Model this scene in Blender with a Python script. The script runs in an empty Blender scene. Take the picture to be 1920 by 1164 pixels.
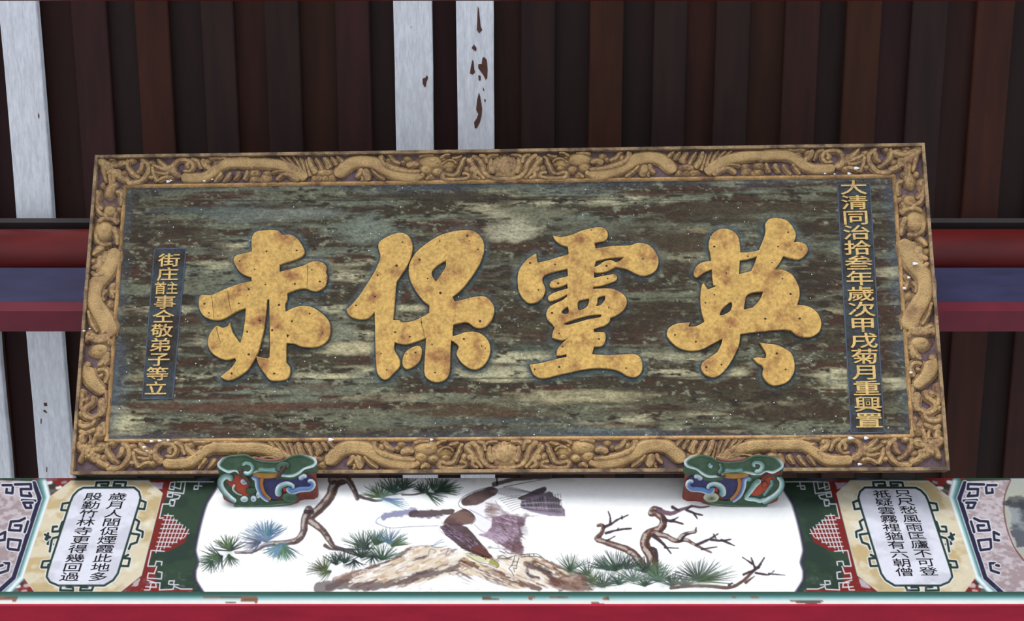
import bpy, math, random
import numpy as np
from mathutils import Vector, Matrix

S = bpy.context.scene
COL = S.collection
random.seed(7)
RNG = np.random.RandomState(11)

# ------------------------------------------------------------------ camera, sky, lights, exposure
FPX, CX, CY, PITCH = 2500.0, 960.0, 582.0, math.radians(51.0)
CAMZ = 1.6
cam_d = bpy.data.cameras.new('camera')
cam_d.sensor_width = 36.0
cam_d.lens = 36.0 * FPX / 1920.0
cam_d.clip_start = 0.05
cam = bpy.data.objects.new('camera', cam_d)
COL.objects.link(cam)
cam.location = (0, 0, CAMZ)
cam.rotation_euler = (math.radians(90) + PITCH, 0, 0)
S.camera = cam

S.view_settings.view_transform = 'Standard'
S.view_settings.look = 'None'
S.view_settings.gamma = 1.0
S.view_settings.use_curve_mapping = False
S.view_settings.exposure = 0.0

w = bpy.data.worlds.new('daylight'); S.world = w
w.use_nodes = True
bg = w.node_tree.nodes['Background']
bg.inputs[0].default_value = (0.80, 0.88, 1.0, 1)
bg.inputs[1].default_value = 1.12

sun_d = bpy.data.lights.new('courtyard_daylight', 'SUN')
sun_d.energy = 2.3
sun_d.angle = math.radians(32)
sun_d.color = (1.0, 0.97, 0.92)
sun = bpy.data.objects.new('courtyard_daylight', sun_d)
COL.objects.link(sun)
SUN_EL, SUN_AZ = math.radians(24), math.radians(14)      # from the open court behind the viewer, a little to the left
ldir = Vector((math.sin(SUN_AZ) * math.cos(SUN_EL), math.cos(SUN_AZ) * math.cos(SUN_EL), -math.sin(SUN_EL)))
sun.rotation_euler = ldir.to_track_quat('-Z', 'Y').to_euler()
sun.location = (-1, -4, 4)

# ------------------------------------------------------------------ helpers
def lin(c):
    c = np.asarray(c, float) / 255.0
    return np.where(c <= 0.04045, c / 12.92, ((c + 0.055) / 1.055) ** 2.4)

def rgb(*c):
    l = lin(c); return (float(l[0]), float(l[1]), float(l[2]), 1.0)

def ray(x, y):
    a, b = (x - CX) / FPX, (CY - y) / FPX
    s, c = math.sin(PITCH), math.cos(PITCH)
    return np.array([a, c - b * s, s + b * c])

class Frame:
    """a real plane in the building: origin, two axes in it and its normal; local coords (u, v, w)"""
    def __init__(self, o, e1, e2):
        self.o = np.array(o, float)
        e1 = np.array(e1, float); e1 /= np.linalg.norm(e1)
        n = np.cross(e1, np.array(e2, float)); n /= np.linalg.norm(n)
        self.e1, self.n, self.e2 = e1, n, np.cross(n, e1)
    def matrix(self):
        m = Matrix.Identity(4)
        for i in range(3):
            m[i][0], m[i][1], m[i][2], m[i][3] = self.e1[i], self.e2[i], self.n[i], self.o[i]
        return m
    def at(self, x, y, w=0.0):
        o = self.o + self.n * w
        c = np.array([0, 0, CAMZ]); d = ray(x, y)
        t = np.dot(o - c, self.n) / np.dot(d, self.n)
        p = c + d * t - self.o
        return (float(np.dot(p, self.e1)), float(np.dot(p, self.e2)))

def tagit(o, label=None, cat=None, group=None, kind=None):
    if label: o['label'] = label
    if cat: o['category'] = cat
    if group: o['group'] = group
    if kind: o['kind'] = kind
    return o

def empty(name, M=None):
    o = bpy.data.objects.new(name, None)
    o.empty_display_size = 0.1
    COL.objects.link(o)
    if M is not None: o.matrix_world = M
    return o

def link_mesh(name, me, mat, parent=None, smooth=False):
    if mat is not None: me.materials.append(mat)
    if smooth: me.polygons.foreach_set('use_smooth', [True] * len(me.polygons))
    o = bpy.data.objects.new(name, me)
    COL.objects.link(o)
    if parent is not None: o.parent = parent
    return o

class MB:
    def __init__(self):
        self.v, self.f, self.c, self.mi, self.cur = [], [], [], [], 0
    def add(self, vs, fs, cs=None):
        b = len(self.v)
        self.v += [tuple(p) for p in vs]
        self.f += [tuple(i + b for i in f) for f in fs]; self.mi += [self.cur] * len(fs)
        self.c += (cs if isinstance(cs, list) else [cs or (1, 1, 1, 1)] * len(vs))
    def build(self, name, mat, parent=None, smooth=True, color=False):
        me = bpy.data.meshes.new(name)
        me.from_pydata(self.v, [], self.f)
        if color:
            a = me.color_attributes.new('paint', 'FLOAT_COLOR', 'POINT')
            a.data.foreach_set('color', np.array(self.c, dtype=np.float32).ravel())
        me.update()
        if isinstance(mat, (list, tuple)):
            for q in mat[:-1]: me.materials.append(q)
            me.polygons.foreach_set('material_index', self.mi); mat = mat[-1]
        return link_mesh(name, me, mat, parent, smooth)

def catmull(pts, step=0.004, closed=False, corners=None):
    """smooth a 2-D outline; points flagged in corners stay sharp"""
    P = [np.array(p[:2], float) for p in pts]; n = len(P); out = []; par = []
    corners = corners or set()
    rng = range(n if closed else n - 1)
    for i in rng:
        p1, p2 = P[i], P[(i + 1) % n]
        p0 = P[i - 1] if (closed or i > 0) else p1
        p3 = P[(i + 2) % n] if (closed or i + 2 < n) else p2
        if i in corners: p0 = p1
        if (i + 1) % n in corners: p3 = p2
        L = np.linalg.norm(p2 - p1)
        k = max(2, min(14, int(L / step) + 1))
        m1 = (p2 - p0) * 0.5; m2 = (p3 - p1) * 0.5
        for nm in (1, 2):
            pass
        l1, l2 = np.linalg.norm(m1), np.linalg.norm(m2)
        if l1 > L: m1 = m1 * (L / l1)
        if l2 > L: m2 = m2 * (L / l2)
        for j in range(k):
            t = j / k; t2, t3 = t * t, t ** 3
            out.append((2*t3-3*t2+1)*p1 + (t3-2*t2+t)*m1 + (-2*t3+3*t2)*p2 + (t3-t2)*m2); par.append(i + t)
    if not closed:
        out.append(P[-1]); par.append(n - 1)
    return out, par

def ribbon(mb, pts, w0, w1=None, h=0.006, base=0.0, cols=None, wm=None, edge=0.0, step=0.005, round0=True, round1=True, flat=False):
    """a carved stroke: half-round in section, rounded at its ends"""
    if w1 is None: w1 = w0
    C, par = catmull(pts, step)
    C = np.array(C)
    if len(C) < 2: return
    d = np.r_[0, np.cumsum(np.linalg.norm(np.diff(C, axis=0), axis=1))]
    L = d[-1]
    if L < 1e-6: return
    q = np.array([0, .06, .2, .45, .75, 1.0]); r0, r1 = min(max(w0, 1e-4) * .45, L * .45), min(max(w1, 1e-4) * .45, L * .45)
    mid = np.arange(r0 + step, L - r1 - step * .5, max(step, max(w0, w1) * .22))
    dn = np.r_[(q * r0) if round0 else [0], mid, (L - q[::-1] * r1) if round1 else [L]]
    C = np.stack([np.interp(dn, d, C[:, 0]), np.interp(dn, d, C[:, 1])], 1); d = dn
    s = d / L
    W = w0 + (w1 - w0) * s if wm is None else np.interp(s, [0, .5, 1], [w0, wm, w1])
    T = np.zeros_like(C); dC = np.diff(C, axis=0); dC /= (np.linalg.norm(dC, axis=1)[:, None] + 1e-12)
    T[1:-1] = dC[1:] + dC[:-1]; T[0] = dC[0]; T[-1] = dC[-1]; T /= (np.linalg.norm(T, axis=1)[:, None] + 1e-12)
    # round caps: shrink over half a width
    fac = np.ones(len(C))
    for e, on, ww in ((d, round0, w0), (L - d, round1, w1)):
        if on:
            r = max(ww * 0.45, 1e-5)
            k = np.clip(e / r, 0, 1); fac *= np.sqrt(np.clip(1 - (1 - k) ** 2, 0.02, 1))
    N = np.stack([-T[:, 1], T[:, 0]], 1)
    if flat: prof = [(-1, 0), (-.97, .62), (-.86, .88), (-.5, 1), (0, .93), (.5, 1), (.86, .88), (.97, .62), (1, 0)]
    else:
        prof = [(-1, 0), (-.93, .38), (-.72, .70), (-.36, .93), (0, 1), (.36, .93), (.72, .70), (.93, .38), (1, 0)]
        if max(w0, w1) < 0.009: prof = [(-1, 0), (-.7, .7), (0, 1), (.7, .7), (1, 0)]
    k = len(prof); vs = []; cs = []
    for i in range(len(C)):
        hw = W[i] * 0.5 * fac[i]
        hh = h if flat else min(h, W[i] * .6 + h * .25) * ((0.85 + .15 * fac[i]) if flat else (0.4 + 0.6 * fac[i]))
        for (a, b) in prof:
            q = C[i] + N[i] * a * hw
            vs.append((q[0], q[1], base + (edge if edge and abs(a) < 1 else 0) + hh * b))
            if cols is not None:
                t = (a + 1) / 2 * (len(cols) - 1); j = min(int(t), len(cols) - 2); u = t - j
                cs.append(tuple(cols[j][m] * (1 - u) + cols[j + 1][m] * u for m in range(3)) + (1,))
    fs = []
    for i in range(len(C) - 1):
        for j in range(k - 1):
            fs.append((i * k + j, i * k + j + 1, (i + 1) * k + j + 1, (i + 1) * k + j)[::-1])
    fs.append(tuple(range(k))[::-1]); e = (len(C) - 1) * k; fs.append(tuple(range(e, e + k)))
    mb.add(vs, fs, cs if cols is not None else None)

def blob(mb, c, rx, ry, h=0.006, base=0.0, rot=0.0, seg=16, cols=None, petals=0, pamp=0.12):
    vs = []; cs = []; fs = []
    rings = [(1, 0), (.95, .35), (.78, .68), (.5, .9), (.2, .99)]
    for r, z in rings:
        for i in range(seg):
            a = 2 * math.pi * i / seg
            q = 1 + (pamp * math.cos(petals * a) if petals else 0)
            x, y = math.cos(a) * rx * r * q, math.sin(a) * ry * r * q
            vs.append((c[0] + x * math.cos(rot) - y * math.sin(rot), c[1] + x * math.sin(rot) + y * math.cos(rot), base + h * z))
            if cols is not None:
                u = 1 - r; cs.append(tuple(cols[0][m] * (1 - u) + cols[1][m] * u for m in range(3)) + (1,))
    vs.append((c[0], c[1], base + h))
    if cols is not None: cs.append(tuple(cols[1][:3]) + (1,))
    for k in range(len(rings) - 1):
        for i in range(seg):
            j = (i + 1) % seg
            fs.append((k * seg + i, k * seg + j, (k + 1) * seg + j, (k + 1) * seg + i))
    k = len(rings) - 1
    for i in range(seg): fs.append((k * seg + i, k * seg + (i + 1) % seg, len(vs) - 1))
    mb.add(vs, fs, cs if cols is not None else None)

def box(mb, x0, x1, y0, y1, z0, z1, col=None):
    vs = [(x, y, z) for z in (z0, z1) for (x, y) in ((x0, y0), (x1, y0), (x1, y1), (x0, y1))]
    mb.add(vs, [(3, 2, 1, 0), (4, 5, 6, 7), (0, 1, 5, 4), (1, 2, 6, 5), (2, 3, 7, 6), (3, 0, 4, 7)], col)

def prism_x(mb, x0, x1, prof, cols=None):
    """extrude a closed (y, z) profile along x"""
    n = len(prof)
    vs = [(x0, y, z) for y, z in prof] + [(x1, y, z) for y, z in prof]
    fs = [(i, (i + 1) % n, n + (i + 1) % n, n + i)[::-1] for i in range(n)] + [tuple(range(n))[::-1][::-1], tuple(range(n, 2 * n))[::-1]]
    mb.add(vs, fs, (cols + cols) if cols else None)

def slab(name, outlines, mat, parent, w0, w1, bevel=0.0012, smooth_step=None, corners=None):
    """flat piece with outlines (holes allowed) from w0 to w1, small rounded arris"""
    cu = bpy.data.curves.new(name, 'CURVE'); cu.dimensions = '2D'; cu.fill_mode = 'BOTH'
    for k, ol in enumerate(outlines):
        if smooth_step: ol = catmull(ol, smooth_step, True, corners[k] if corners else None)[0]
        sp = cu.splines.new('POLY'); sp.points.add(len(ol) - 1)
        for i, p in enumerate(ol): sp.points[i].co = (p[0], p[1], 0, 1)
        sp.use_cyclic_u = True
    th = (w1 - w0) / 2
    cu.extrude = max(th - bevel, 1e-5); cu.bevel_depth = bevel; cu.bevel_resolution = 1
    if bevel: cu.offset = -bevel
    ob = bpy.data.objects.new(name + '_curve', cu); COL.objects.link(ob)
    dg = bpy.context.evaluated_depsgraph_get()
    me = bpy.data.meshes.new_from_object(ob.evaluated_get(dg))
    bpy.data.objects.remove(ob); bpy.data.curves.remove(cu)
    me.name = name
    me.transform(Matrix.Translation((0, 0, (w0 + w1) / 2)))
    me.materials.clear()
    return link_mesh(name, me, mat, parent)

def font_char(name, ch, parent, mat, cu, cv, wid, hei, w0, th, fat=0.0, shear=0.0, bevel=0.0):
    c = bpy.data.curves.new(name, 'FONT'); c.body = ch; c.size = 1.0; c.resolution_u = 3
    c.offset = fat; c.extrude = 0.001; 
    ob = bpy.data.objects.new(name + '_t', c); COL.objects.link(ob)
    dg = bpy.context.evaluated_depsgraph_get()
    me = bpy.data.meshes.new_from_object(ob.evaluated_get(dg))
    bpy.data.objects.remove(ob); bpy.data.curves.remove(c)
    n = len(me.vertices); co = np.empty(n * 3, np.float32); me.vertices.foreach_get('co', co); co = co.reshape(-1, 3)
    cx, cy = 0.5, 0.38
    x = (co[:, 0] - cx); y = (co[:, 1] - cy)
    co[:, 0] = cu + (x + y * shear) * wid; co[:, 1] = cv + y * hei
    zmin, zmax = co[:, 2].min(), co[:, 2].max()
    co[:, 2] = w0 + (co[:, 2] - zmin) / max(zmax - zmin, 1e-9) * th
    me.vertices.foreach_set('co', co.ravel()); me.update(); me.name = name; me.materials.clear()
    return link_mesh(name, me, mat, parent)

# ------------------------------------------------------------------ numpy noise
def vnoise(shape, cells, seed):
    r = np.random.RandomState(seed)
    ny, nx = max(1, int(cells[0])), max(1, int(cells[1]))
    g = r.rand(ny + 2, nx + 2)
    y = np.linspace(0, ny, shape[0], endpoint=False); x = np.linspace(0, nx, shape[1], endpoint=False)
    yi, xi = y.astype(int), x.astype(int); fy, fx = y - yi, x - xi
    fy = fy * fy * (3 - 2 * fy); fx = fx * fx * (3 - 2 * fx)
    fy = fy[:, None]; fx = fx[None, :]
    a = g[yi][:, xi]; b = g[yi][:, xi + 1]; c = g[yi + 1][:, xi]; d = g[yi + 1][:, xi + 1]
    return (a * (1 - fx) + b * fx) * (1 - fy) + (c * (1 - fx) + d * fx) * fy

def fbm(shape, cells, seed, octv=4, gain=0.5):
    s = 0; a = 1; t = 0
    for k in range(octv):
        s = s + a * vnoise(shape, (cells[0] * 2 ** k, cells[1] * 2 ** k), seed + k * 17); t += a; a *= gain
    return s / t

# ------------------------------------------------------------------ materials
def mat(name, col=(200, 200, 200), rough=0.6, attr=False, var=0.25, vscale=18.0, stretch=(1, 1, 1), col2=None, mix2=0.5, thr=(0.45, 0.6),
        bump=0.0, bscale=60.0, metal=0.0, voro=0.0, vorscale=120.0, spots=None, spscale=9.0, spthr=0.12, spec=0.3, detail=6.0, grit=0.0, gscale=150.0, crease=0.0):
    m = bpy.data.materials.new(name); m.use_nodes = True
    nt = m.node_tree; N = nt.nodes; L = nt.links
    b = N['Principled BSDF']; b.inputs['Roughness'].default_value = rough; b.inputs['Metallic'].default_value = metal
    b.inputs['Specular IOR Level'].default_value = spec
    tc = N.new('ShaderNodeTexCoord'); mp = N.new('ShaderNodeMapping'); mp.inputs['Scale'].default_value = stretch
    L.new(tc.outputs['Object'], mp.inputs['Vector'])
    def noise(sc, det=detail, rg=0.6):
        n = N.new('ShaderNodeTexNoise'); n.inputs['Scale'].default_value = sc; n.inputs['Detail'].default_value = det
        n.inputs['Roughness'].default_value = rg
        L.new(mp.outputs[0], n.inputs['Vector']); return n.outputs[0]
    def ramp(src, a, b_):
        r = N.new('ShaderNodeMapRange'); r.inputs[1].default_value = a; r.inputs[2].default_value = b_
        L.new(src, r.inputs[0]); return r.outputs[0]
    def mix(kind, fac, A, B):
        x = N.new('ShaderNodeMix'); x.data_type = 'RGBA'; x.blend_type = kind
        if isinstance(fac, float): x.inputs[0].default_value = fac
        else: L.new(fac, x.inputs[0])
        for sock, val in ((6, A), (7, B)):
            if isinstance(val, tuple): x.inputs[sock].default_value = val
            else: L.new(val, x.inputs[sock])
        return x.outputs[2]
    if attr:
        a = N.new('ShaderNodeVertexColor'); a.layer_name = 'paint'; c = a.outputs[0]
    else:
        c = rgb(*col)
    if col2 is not None:
        c = mix('MIX', ramp(noise(vscale * 0.7), thr[0], thr[1]), c if attr else c, rgb(*col2))
    if var:
        g = ramp(noise(vscale), 0.3, 0.7)
        v = N.new('ShaderNodeMapRange'); v.inputs[3].default_value = 1 - var; v.inputs[4].default_value = 1 + var * 0.6
        L.new(g, v.inputs[0])
        cmb = N.new('ShaderNodeCombineColor')
        for i in range(3): L.new(v.outputs[0], cmb.inputs[i])
        c = mix('MULTIPLY', 1.0, c, cmb.outputs[0])
    if grit:
        g = ramp(noise(gscale, 4, 0.7), 0.32, 0.62)
        v = N.new('ShaderNodeMapRange'); v.inputs[3].default_value = 1 - grit; v.inputs[4].default_value = 1 + grit * 0.35
        L.new(g, v.inputs[0]); cmb = N.new('ShaderNodeCombineColor')
        for i in range(3): L.new(v.outputs[0], cmb.inputs[i])
        c = mix('MULTIPLY', 1.0, c, cmb.outputs[0])
    if crease:
        vo = N.new('ShaderNodeTexVoronoi'); vo.inputs['Scale'].default_value = vorscale; vo.feature = 'DISTANCE_TO_EDGE'
        L.new(mp.outputs[0], vo.inputs['Vector'])
        v = N.new('ShaderNodeMapRange'); v.inputs[1].default_value = 0.0; v.inputs[2].default_value = 0.16; v.inputs[3].default_value = 1 - crease; v.inputs[4].default_value = 1.05
        L.new(vo.outputs['Distance'], v.inputs[0]); cmb = N.new('ShaderNodeCombineColor')
        for i in range(3): L.new(v.outputs[0], cmb.inputs[i])
        c = mix('MULTIPLY', 1.0, c, cmb.outputs[0])
    if spots is not None:
        vo = N.new('ShaderNodeTexVoronoi'); vo.inputs['Scale'].default_value = spscale
        L.new(mp.outputs[0], vo.inputs['Vector'])
        add = N.new('ShaderNodeMath'); add.operation = 'ADD'
        nn = noise(spscale * 5, 3); sc = N.new('ShaderNodeMath'); sc.operation = 'MULTIPLY'; sc.inputs[1].default_value = 0.25
        L.new(nn, sc.inputs[0]); L.new(vo.outputs['Distance'], add.inputs[0]); L.new(sc.outputs[0], add.inputs[1])
        r = ramp(add.outputs[0], spthr + 0.06 + 0.12, spthr + 0.12)
        c = mix('MIX', r, c, rgb(*spots))
    if isinstance(c, tuple): b.inputs['Base Color'].default_value = c
    else: L.new(c, b.inputs['Base Color'])
    if bump or voro:
        bp = N.new('ShaderNodeBump'); bp.inputs['Strength'].default_value = 0.6; bp.inputs['Distance'].default_value = max(bump, voro)
        if voro:
            vo = N.new('ShaderNodeTexVoronoi'); vo.inputs['Scale'].default_value = vorscale; L.new(mp.outputs[0], vo.inputs['Vector'])
            inv = N.new('ShaderNodeMath'); inv.operation = 'SUBTRACT'; inv.inputs[0].default_value = 1.0
            L.new(vo.outputs['Distance'], inv.inputs[1]); L.new(inv.outputs[0], bp.inputs['Height'])
        else:
            L.new(noise(bscale), bp.inputs['Height'])
        L.new(bp.outputs[0], b.inputs['Normal'])
    return m

M_WHITE = mat('chalky_white_paint', (240, 244, 252), 0.8, grit=.16, gscale=26, var=0.16, vscale=9, stretch=(7, 1, 1), bump=0.002, bscale=14,
              spots=(92, 60, 52), spscale=0.0001 + 2.2, spthr=-0.03)
M_GOLD = mat('aged_gilt_wood', (182, 149, 103), 0.5, var=0.3, vscale=26, col2=(140, 104, 80), thr=(0.48, 0.7), bump=0.002, bscale=170, metal=0.08, grit=.5, gscale=130)
M_PLATE = mat('crevice_shade_gilt', (150, 120, 86), 0.6, var=0.3, vscale=26, col2=(92, 68, 58), thr=(0.45, 0.7), bump=0.0015, bscale=170, grit=.4, gscale=110)  # gilt coloured darker on the lower plates to paint crevice shade round the strokes
M_SCALE = mat('scaly_gilt_wood', (192, 158, 107), 0.5, var=0.28, vscale=26, col2=(156, 116, 82), thr=(0.52, 0.76), voro=0.002, vorscale=230, metal=0.08, crease=.32)
M_BEAD = mat('worn_gilt_bead', (190, 150, 98), 0.55, var=0.35, vscale=22, col2=(116, 80, 60), thr=(0.5, 0.7), bump=0.0012, bscale=120, grit=.35)
M_EDGE = mat('dusty_frame_edge', (172, 144, 108), 0.7, var=0.3, vscale=24, col2=(104, 84, 68), bump=0.0012, bscale=120, grit=.3)
M_GROUND = mat('mauve_carving_ground', (112, 92, 98), 0.8, var=0.25, vscale=40, grit=.3)
M_LEAF = mat('gold_leaf_character', (216, 174, 98), 0.42, var=0.16, vscale=24, col2=(146, 88, 58), thr=(0.5, 0.72),
             bump=0.0006, bscale=200, metal=0.1, spots=(132, 78, 58), spscale=26, spthr=0.02, grit=.34, gscale=110)
M_LETTER = mat('gilt_small_letter', (226, 190, 120), 0.5, var=0.2, vscale=60, col2=(190, 152, 108), thr=(0.5, 0.7), grit=.25)
M_STRIP = mat('dark_blue_grey_inset', (66, 74, 78), 0.7, var=0.3, vscale=26, col2=(52, 44, 38), thr=(0.45, 0.62), grit=.4)
M_PAINT = mat('painted_timber', attr=True, rough=0.7, var=0.05, vscale=55, spec=.12)
M_BOARD = mat('weathered_board_paint', attr=True, rough=0.65, var=0.3, vscale=26, stretch=(1, 1.7, 1), bump=0.0015, bscale=60, grit=.5, gscale=110)
M_INK = mat('black_ink', (22, 19, 24), 0.7, var=0.0, spec=.1)
M_RED = mat('crimson_paint', (172, 25, 54), 0.55, var=0.22, vscale=7, stretch=(1, 3, 3), spots=(186, 164, 160), spscale=11, spthr=-0.09, spec=.12)
M_PURL = mat('dark_red_purlin_paint', (100, 22, 20), 0.5, var=0.25, vscale=5, stretch=(1, 4, 4))
M_BLUE = mat('dull_blue_paint', (52, 50, 84), 0.6, var=0.25, vscale=6, stretch=(1, 4, 4))
M_MAROON = mat('maroon_paint', (108, 30, 46), 0.6, var=0.2, vscale=8)
M_GREY = mat('grey_timber_strip', (50, 45, 46), 0.7, var=0.2, vscale=8)
M_DARK = mat('dark_timber', (52, 34, 28), 0.7, var=0.3, vscale=8)
M_STONE = mat('pale_stone_paving', (196, 192, 186), 0.8, var=0.2, vscale=2)
M_NAIL = mat('rusty_nail', (70, 42, 30), 0.6, var=0.2)
M_FLECK = mat('white_droppings', (236, 238, 240), 0.7, var=0.05)
M_BRK = mat('painted_carving', attr=True, rough=0.5, var=0.22, vscale=60, bump=0.0008, bscale=150)

def v4(*c): return tuple(float(t) for t in lin(c))

# ------------------------------------------------------------------ setting: paving, roof boards
mb = MB(); box(mb, -6, 6, -8, 7, -0.1, 0.0)
tagit(mb.build('floor', M_STONE, None, False), 'pale stone paving under the eaves', kind='structure')

ROOF_T = math.tan(math.radians(26.0)); ROOF_H = 4.70
RF = Frame((0, 2.5, CAMZ + ROOF_H - ROOF_T * 2.5), (1, 0, 0), (0, -math.cos(math.radians(26)), math.sin(math.radians(26))))  # n points down and forward
if RF.n[2] > 0: RF.e1 = RF.e1; 
# local v runs up the slope towards the viewer, w < 0 is up into the roof (normal faces the room)
sgn = -1 if RF.n[2] > 0 else 1
def roof_u(x, y0=0.0, w=0.0): return RF.at(x, y0, w * sgn)[0]
V_TOP, V_BOT = 2.1, -2.0
ceiling = empty('ceiling', RF.matrix()); tagit(ceiling, kind='structure')
tones = [(54, 24, 17), (46, 25, 22), (62, 26, 13), (44, 24, 21), (54, 23, 23), (60, 27, 10), (42, 21, 18)]
PM = [mat('red_brown_roof_board', c, 0.65, var=0.4, vscale=3.0, stretch=(7, 0.8, 1), bump=0.001, bscale=10) for c in tones]
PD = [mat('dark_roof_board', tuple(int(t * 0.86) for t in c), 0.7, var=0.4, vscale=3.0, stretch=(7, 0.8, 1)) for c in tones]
edges = [(-480, -415), (-360, -296), (-238, -174), (-115, -50), (8, 72), (130, 197), (250, 313), (375, 436), (495, 559), (627, 692), (745, 812), (857, 922),
         (977, 1041), (1107, 1170), (1228, 1290), (1345, 1408), (1475, 1540), (1590, 1655), (1713, 1780), (1835, 1905), (1960, 2025), (2082, 2146), (2204, 2268), (2326, 2390)]
edges = [(-480 - 122 * k, -415 - 122 * k) for k in (5, 4, 3, 2, 1)] + edges + [(2326 + 122 * k, 2390 + 122 * k) for k in (1, 2, 3, 4, 5)]
for i, (a, b_) in enumerate(edges):
    u0, u1 = roof_u(a, 0, -0.03), roof_u(b_, 0, -0.03)
    m = MB(); t = 0.022
    j = random.uniform(-.003, .003)
    vs = []
    for vv in (V_BOT, V_TOP):
        for (uu, ww) in ((u0, -0.052), (u0, -0.034 + j), (u0 + .004, -0.030 + j), (u1 - .004, -0.030 + j), (u1, -0.034 + j), (u1, -0.052)):
            vs.append((uu, vv, ww * sgn))
    m.add(vs, [(k, (k + 1) % 6, 6 + (k + 1) % 6, 6 + k) for k in range(6)] + [tuple(range(6)), tuple(range(6, 12))])
    m.build('plank', PM[(i * 5 + i // 3) % len(PM)], ceiling, False)
    if i + 1 < len(edges):
        a2 = edges[i + 1][0]
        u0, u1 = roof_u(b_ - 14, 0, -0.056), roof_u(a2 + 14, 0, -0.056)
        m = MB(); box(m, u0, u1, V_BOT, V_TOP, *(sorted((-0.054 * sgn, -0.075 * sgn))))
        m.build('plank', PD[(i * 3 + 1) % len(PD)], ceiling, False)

# white rafters
def rafter(x0, x1, label, v0=V_BOT, v1=V_TOP, th=0.03, group='white rafters', nicks=()):
    u0, u1 = roof_u(x0, 150), roof_u(x1, 150)
    m = MB(); n = 26; prof = []
    for k in range(n + 1):
        vv = v0 + (v1 - v0) * k / n
        ja, jb = random.uniform(-.0014, .0014), random.uniform(-.0014, .0014)
        for (uu, ww) in ((u0 + ja, -th), (u0 + ja, -.003), (u0 + ja + .003, 0), (u1 + jb - .003, 0), (u1 + jb, -.003), (u1 + jb, -th)):
            prof.append((uu, vv, ww * sgn))
    fs = []
    for k in range(n):
        for q in range(6):
            fs.append((k * 6 + q, k * 6 + (q + 1) % 6, (k + 1) * 6 + (q + 1) % 6, (k + 1) * 6 + q))
    fs += [tuple(range(6)), tuple(range(n * 6, n * 6 + 6))]
    m.add(prof, fs)
    o = m.build('rafter', M_WHITE, None, False); o.matrix_world = RF.matrix()
    tagit(o, label, 'rafter', group)
    if nicks:
        for poly in nicks:
            pts = [RF.at(x, y, 0) for x, y in poly]
            s_ = slab('bare_patch', [pts], M_DARKPATCH, o, *(sorted((0.0002 * sgn, 0.0010 * sgn))), bevel=0.0)
    return o
M_DARKPATCH = mat('bare_brown_wood', (98, 66, 58), 0.8, var=0.25, vscale=60)
def c2(pts, ox, oy, s): return [(ox + x / s, oy + y / s) for x, y in pts]
n1 = [c2(p, 480, 0, 3.84) for p in (
    [(1200, 565), (1218, 560), (1232, 540), (1240, 560), (1228, 590), (1222, 625), (1212, 625), (1200, 600)], [(1113, 190), (1120, 192), (1116, 200)])]
n2 = [c2(p, 480, 0, 3.84) for p in (
    [(1597, 45), (1604, 60), (1612, 130), (1618, 190), (1630, 215), (1608, 240), (1590, 215), (1592, 180), (1594, 110)],
    [(1570, 320), (1588, 345), (1585, 370), (1568, 360), (1552, 345)],
    [(1558, 430), (1566, 440), (1572, 500), (1578, 520), (1560, 538), (1540, 528), (1545, 490)],
    [(1640, 408), (1662, 430), (1668, 500), (1665, 560), (1655, 575), (1640, 545), (1622, 520), (1600, 490), (1600, 462), (1625, 460), (1630, 420)],
    [(1600, 540), (1618, 545), (1618, 580), (1604, 580)], [(1632, 628), (1642, 640), (1642, 655), (1634, 650)],
    [(1605, 665), (1614, 690), (1628, 780), (1625, 830), (1612, 880), (1592, 920), (1575, 925), (1570, 880), (1590, 850), (1600, 820), (1585, 790), (1592, 720)],
    [(1645, 710), (1655, 720), (1652, 735), (1643, 728)])]
n3 = [c2([(276, 808), (284, 830), (282, 855), (274, 840)], 0, 0, 3.84)] + [c2(p, 0, 580, 3.425) for p in (
    [(280, 600), (300, 598), (305, 620), (285, 622)], [(275, 650), (290, 645), (305, 665), (290, 662)], [(262, 700), (268, 705), (266, 735), (260, 730)], [(299, 1010), (304, 1015), (302, 1045), (297, 1040)])]
rafter(740, 811, 'white-painted rafter behind the plaque top, left of the central pair, small chip', nicks=n1)
rafter(857, 926, 'white-painted rafter with long peeled brown patches, right of the central pair', nicks=n2)
rafter(9, 79, 'white-painted rafter running down beside the left edge of the plaque', nicks=n3)
rafter(-112, -46, 'white-painted rafter at the far left, only its lower end showing')

# ------------------------------------------------------------------ purlin with its blue tie board
def zr(px_y, Y): return CAMZ + Y * math.tan(PITCH - math.atan((px_y - CY) / FPX))
XL, XR = -3.0, 3.0
m = MB(); n = 40; r = 0.074; Yc = 2.48; Zc = CAMZ + Yc * math.tan(math.radians(53.47))
vs = []; 
for x in (XL, XR):
    for i in range(n):
        a = 2 * math.pi * i / n; vs.append((x, Yc + r * math.cos(a), Zc + r * math.sin(a)))
m.add(vs, [(i, n + i, n + (i + 1) % n, (i + 1) % n) for i in range(n)] + [tuple(range(n)), tuple(range(n, 2 * n))[::-1]])
o = m.build('purlin', M_PURL, None, True); tagit(o, 'round dark red purlin passing behind the plaque', 'purlin')
tie = empty('tie_beam', Matrix.Translation((0, 2.48, zr(570, 2.47)))); tagit(tie, 'flat blue tie beam with maroon lower edge, under the round purlin', 'beam')
zb = zr(570, 2.47)
m = MB(); ztop = zr(514, 2.47)
box(m, XL, XR, 2.468 - 2.48, 2.53 - 2.48, 0.0, ztop - zb + 0.03); m.build('board', M_BLUE, tie, False)
m = MB(); zl = zr(583, 2.462)
prism_x(m, XL, XR, [(2.462 - 2.48, 0.0), (2.462 - 2.48, zl - zb), (2.54 - 2.48, zl - zb), (2.54 - 2.48, 0.0)]); m.build('lower_edge', M_MAROON, tie, False)['label'] = 'maroon lower edge strip'
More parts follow.
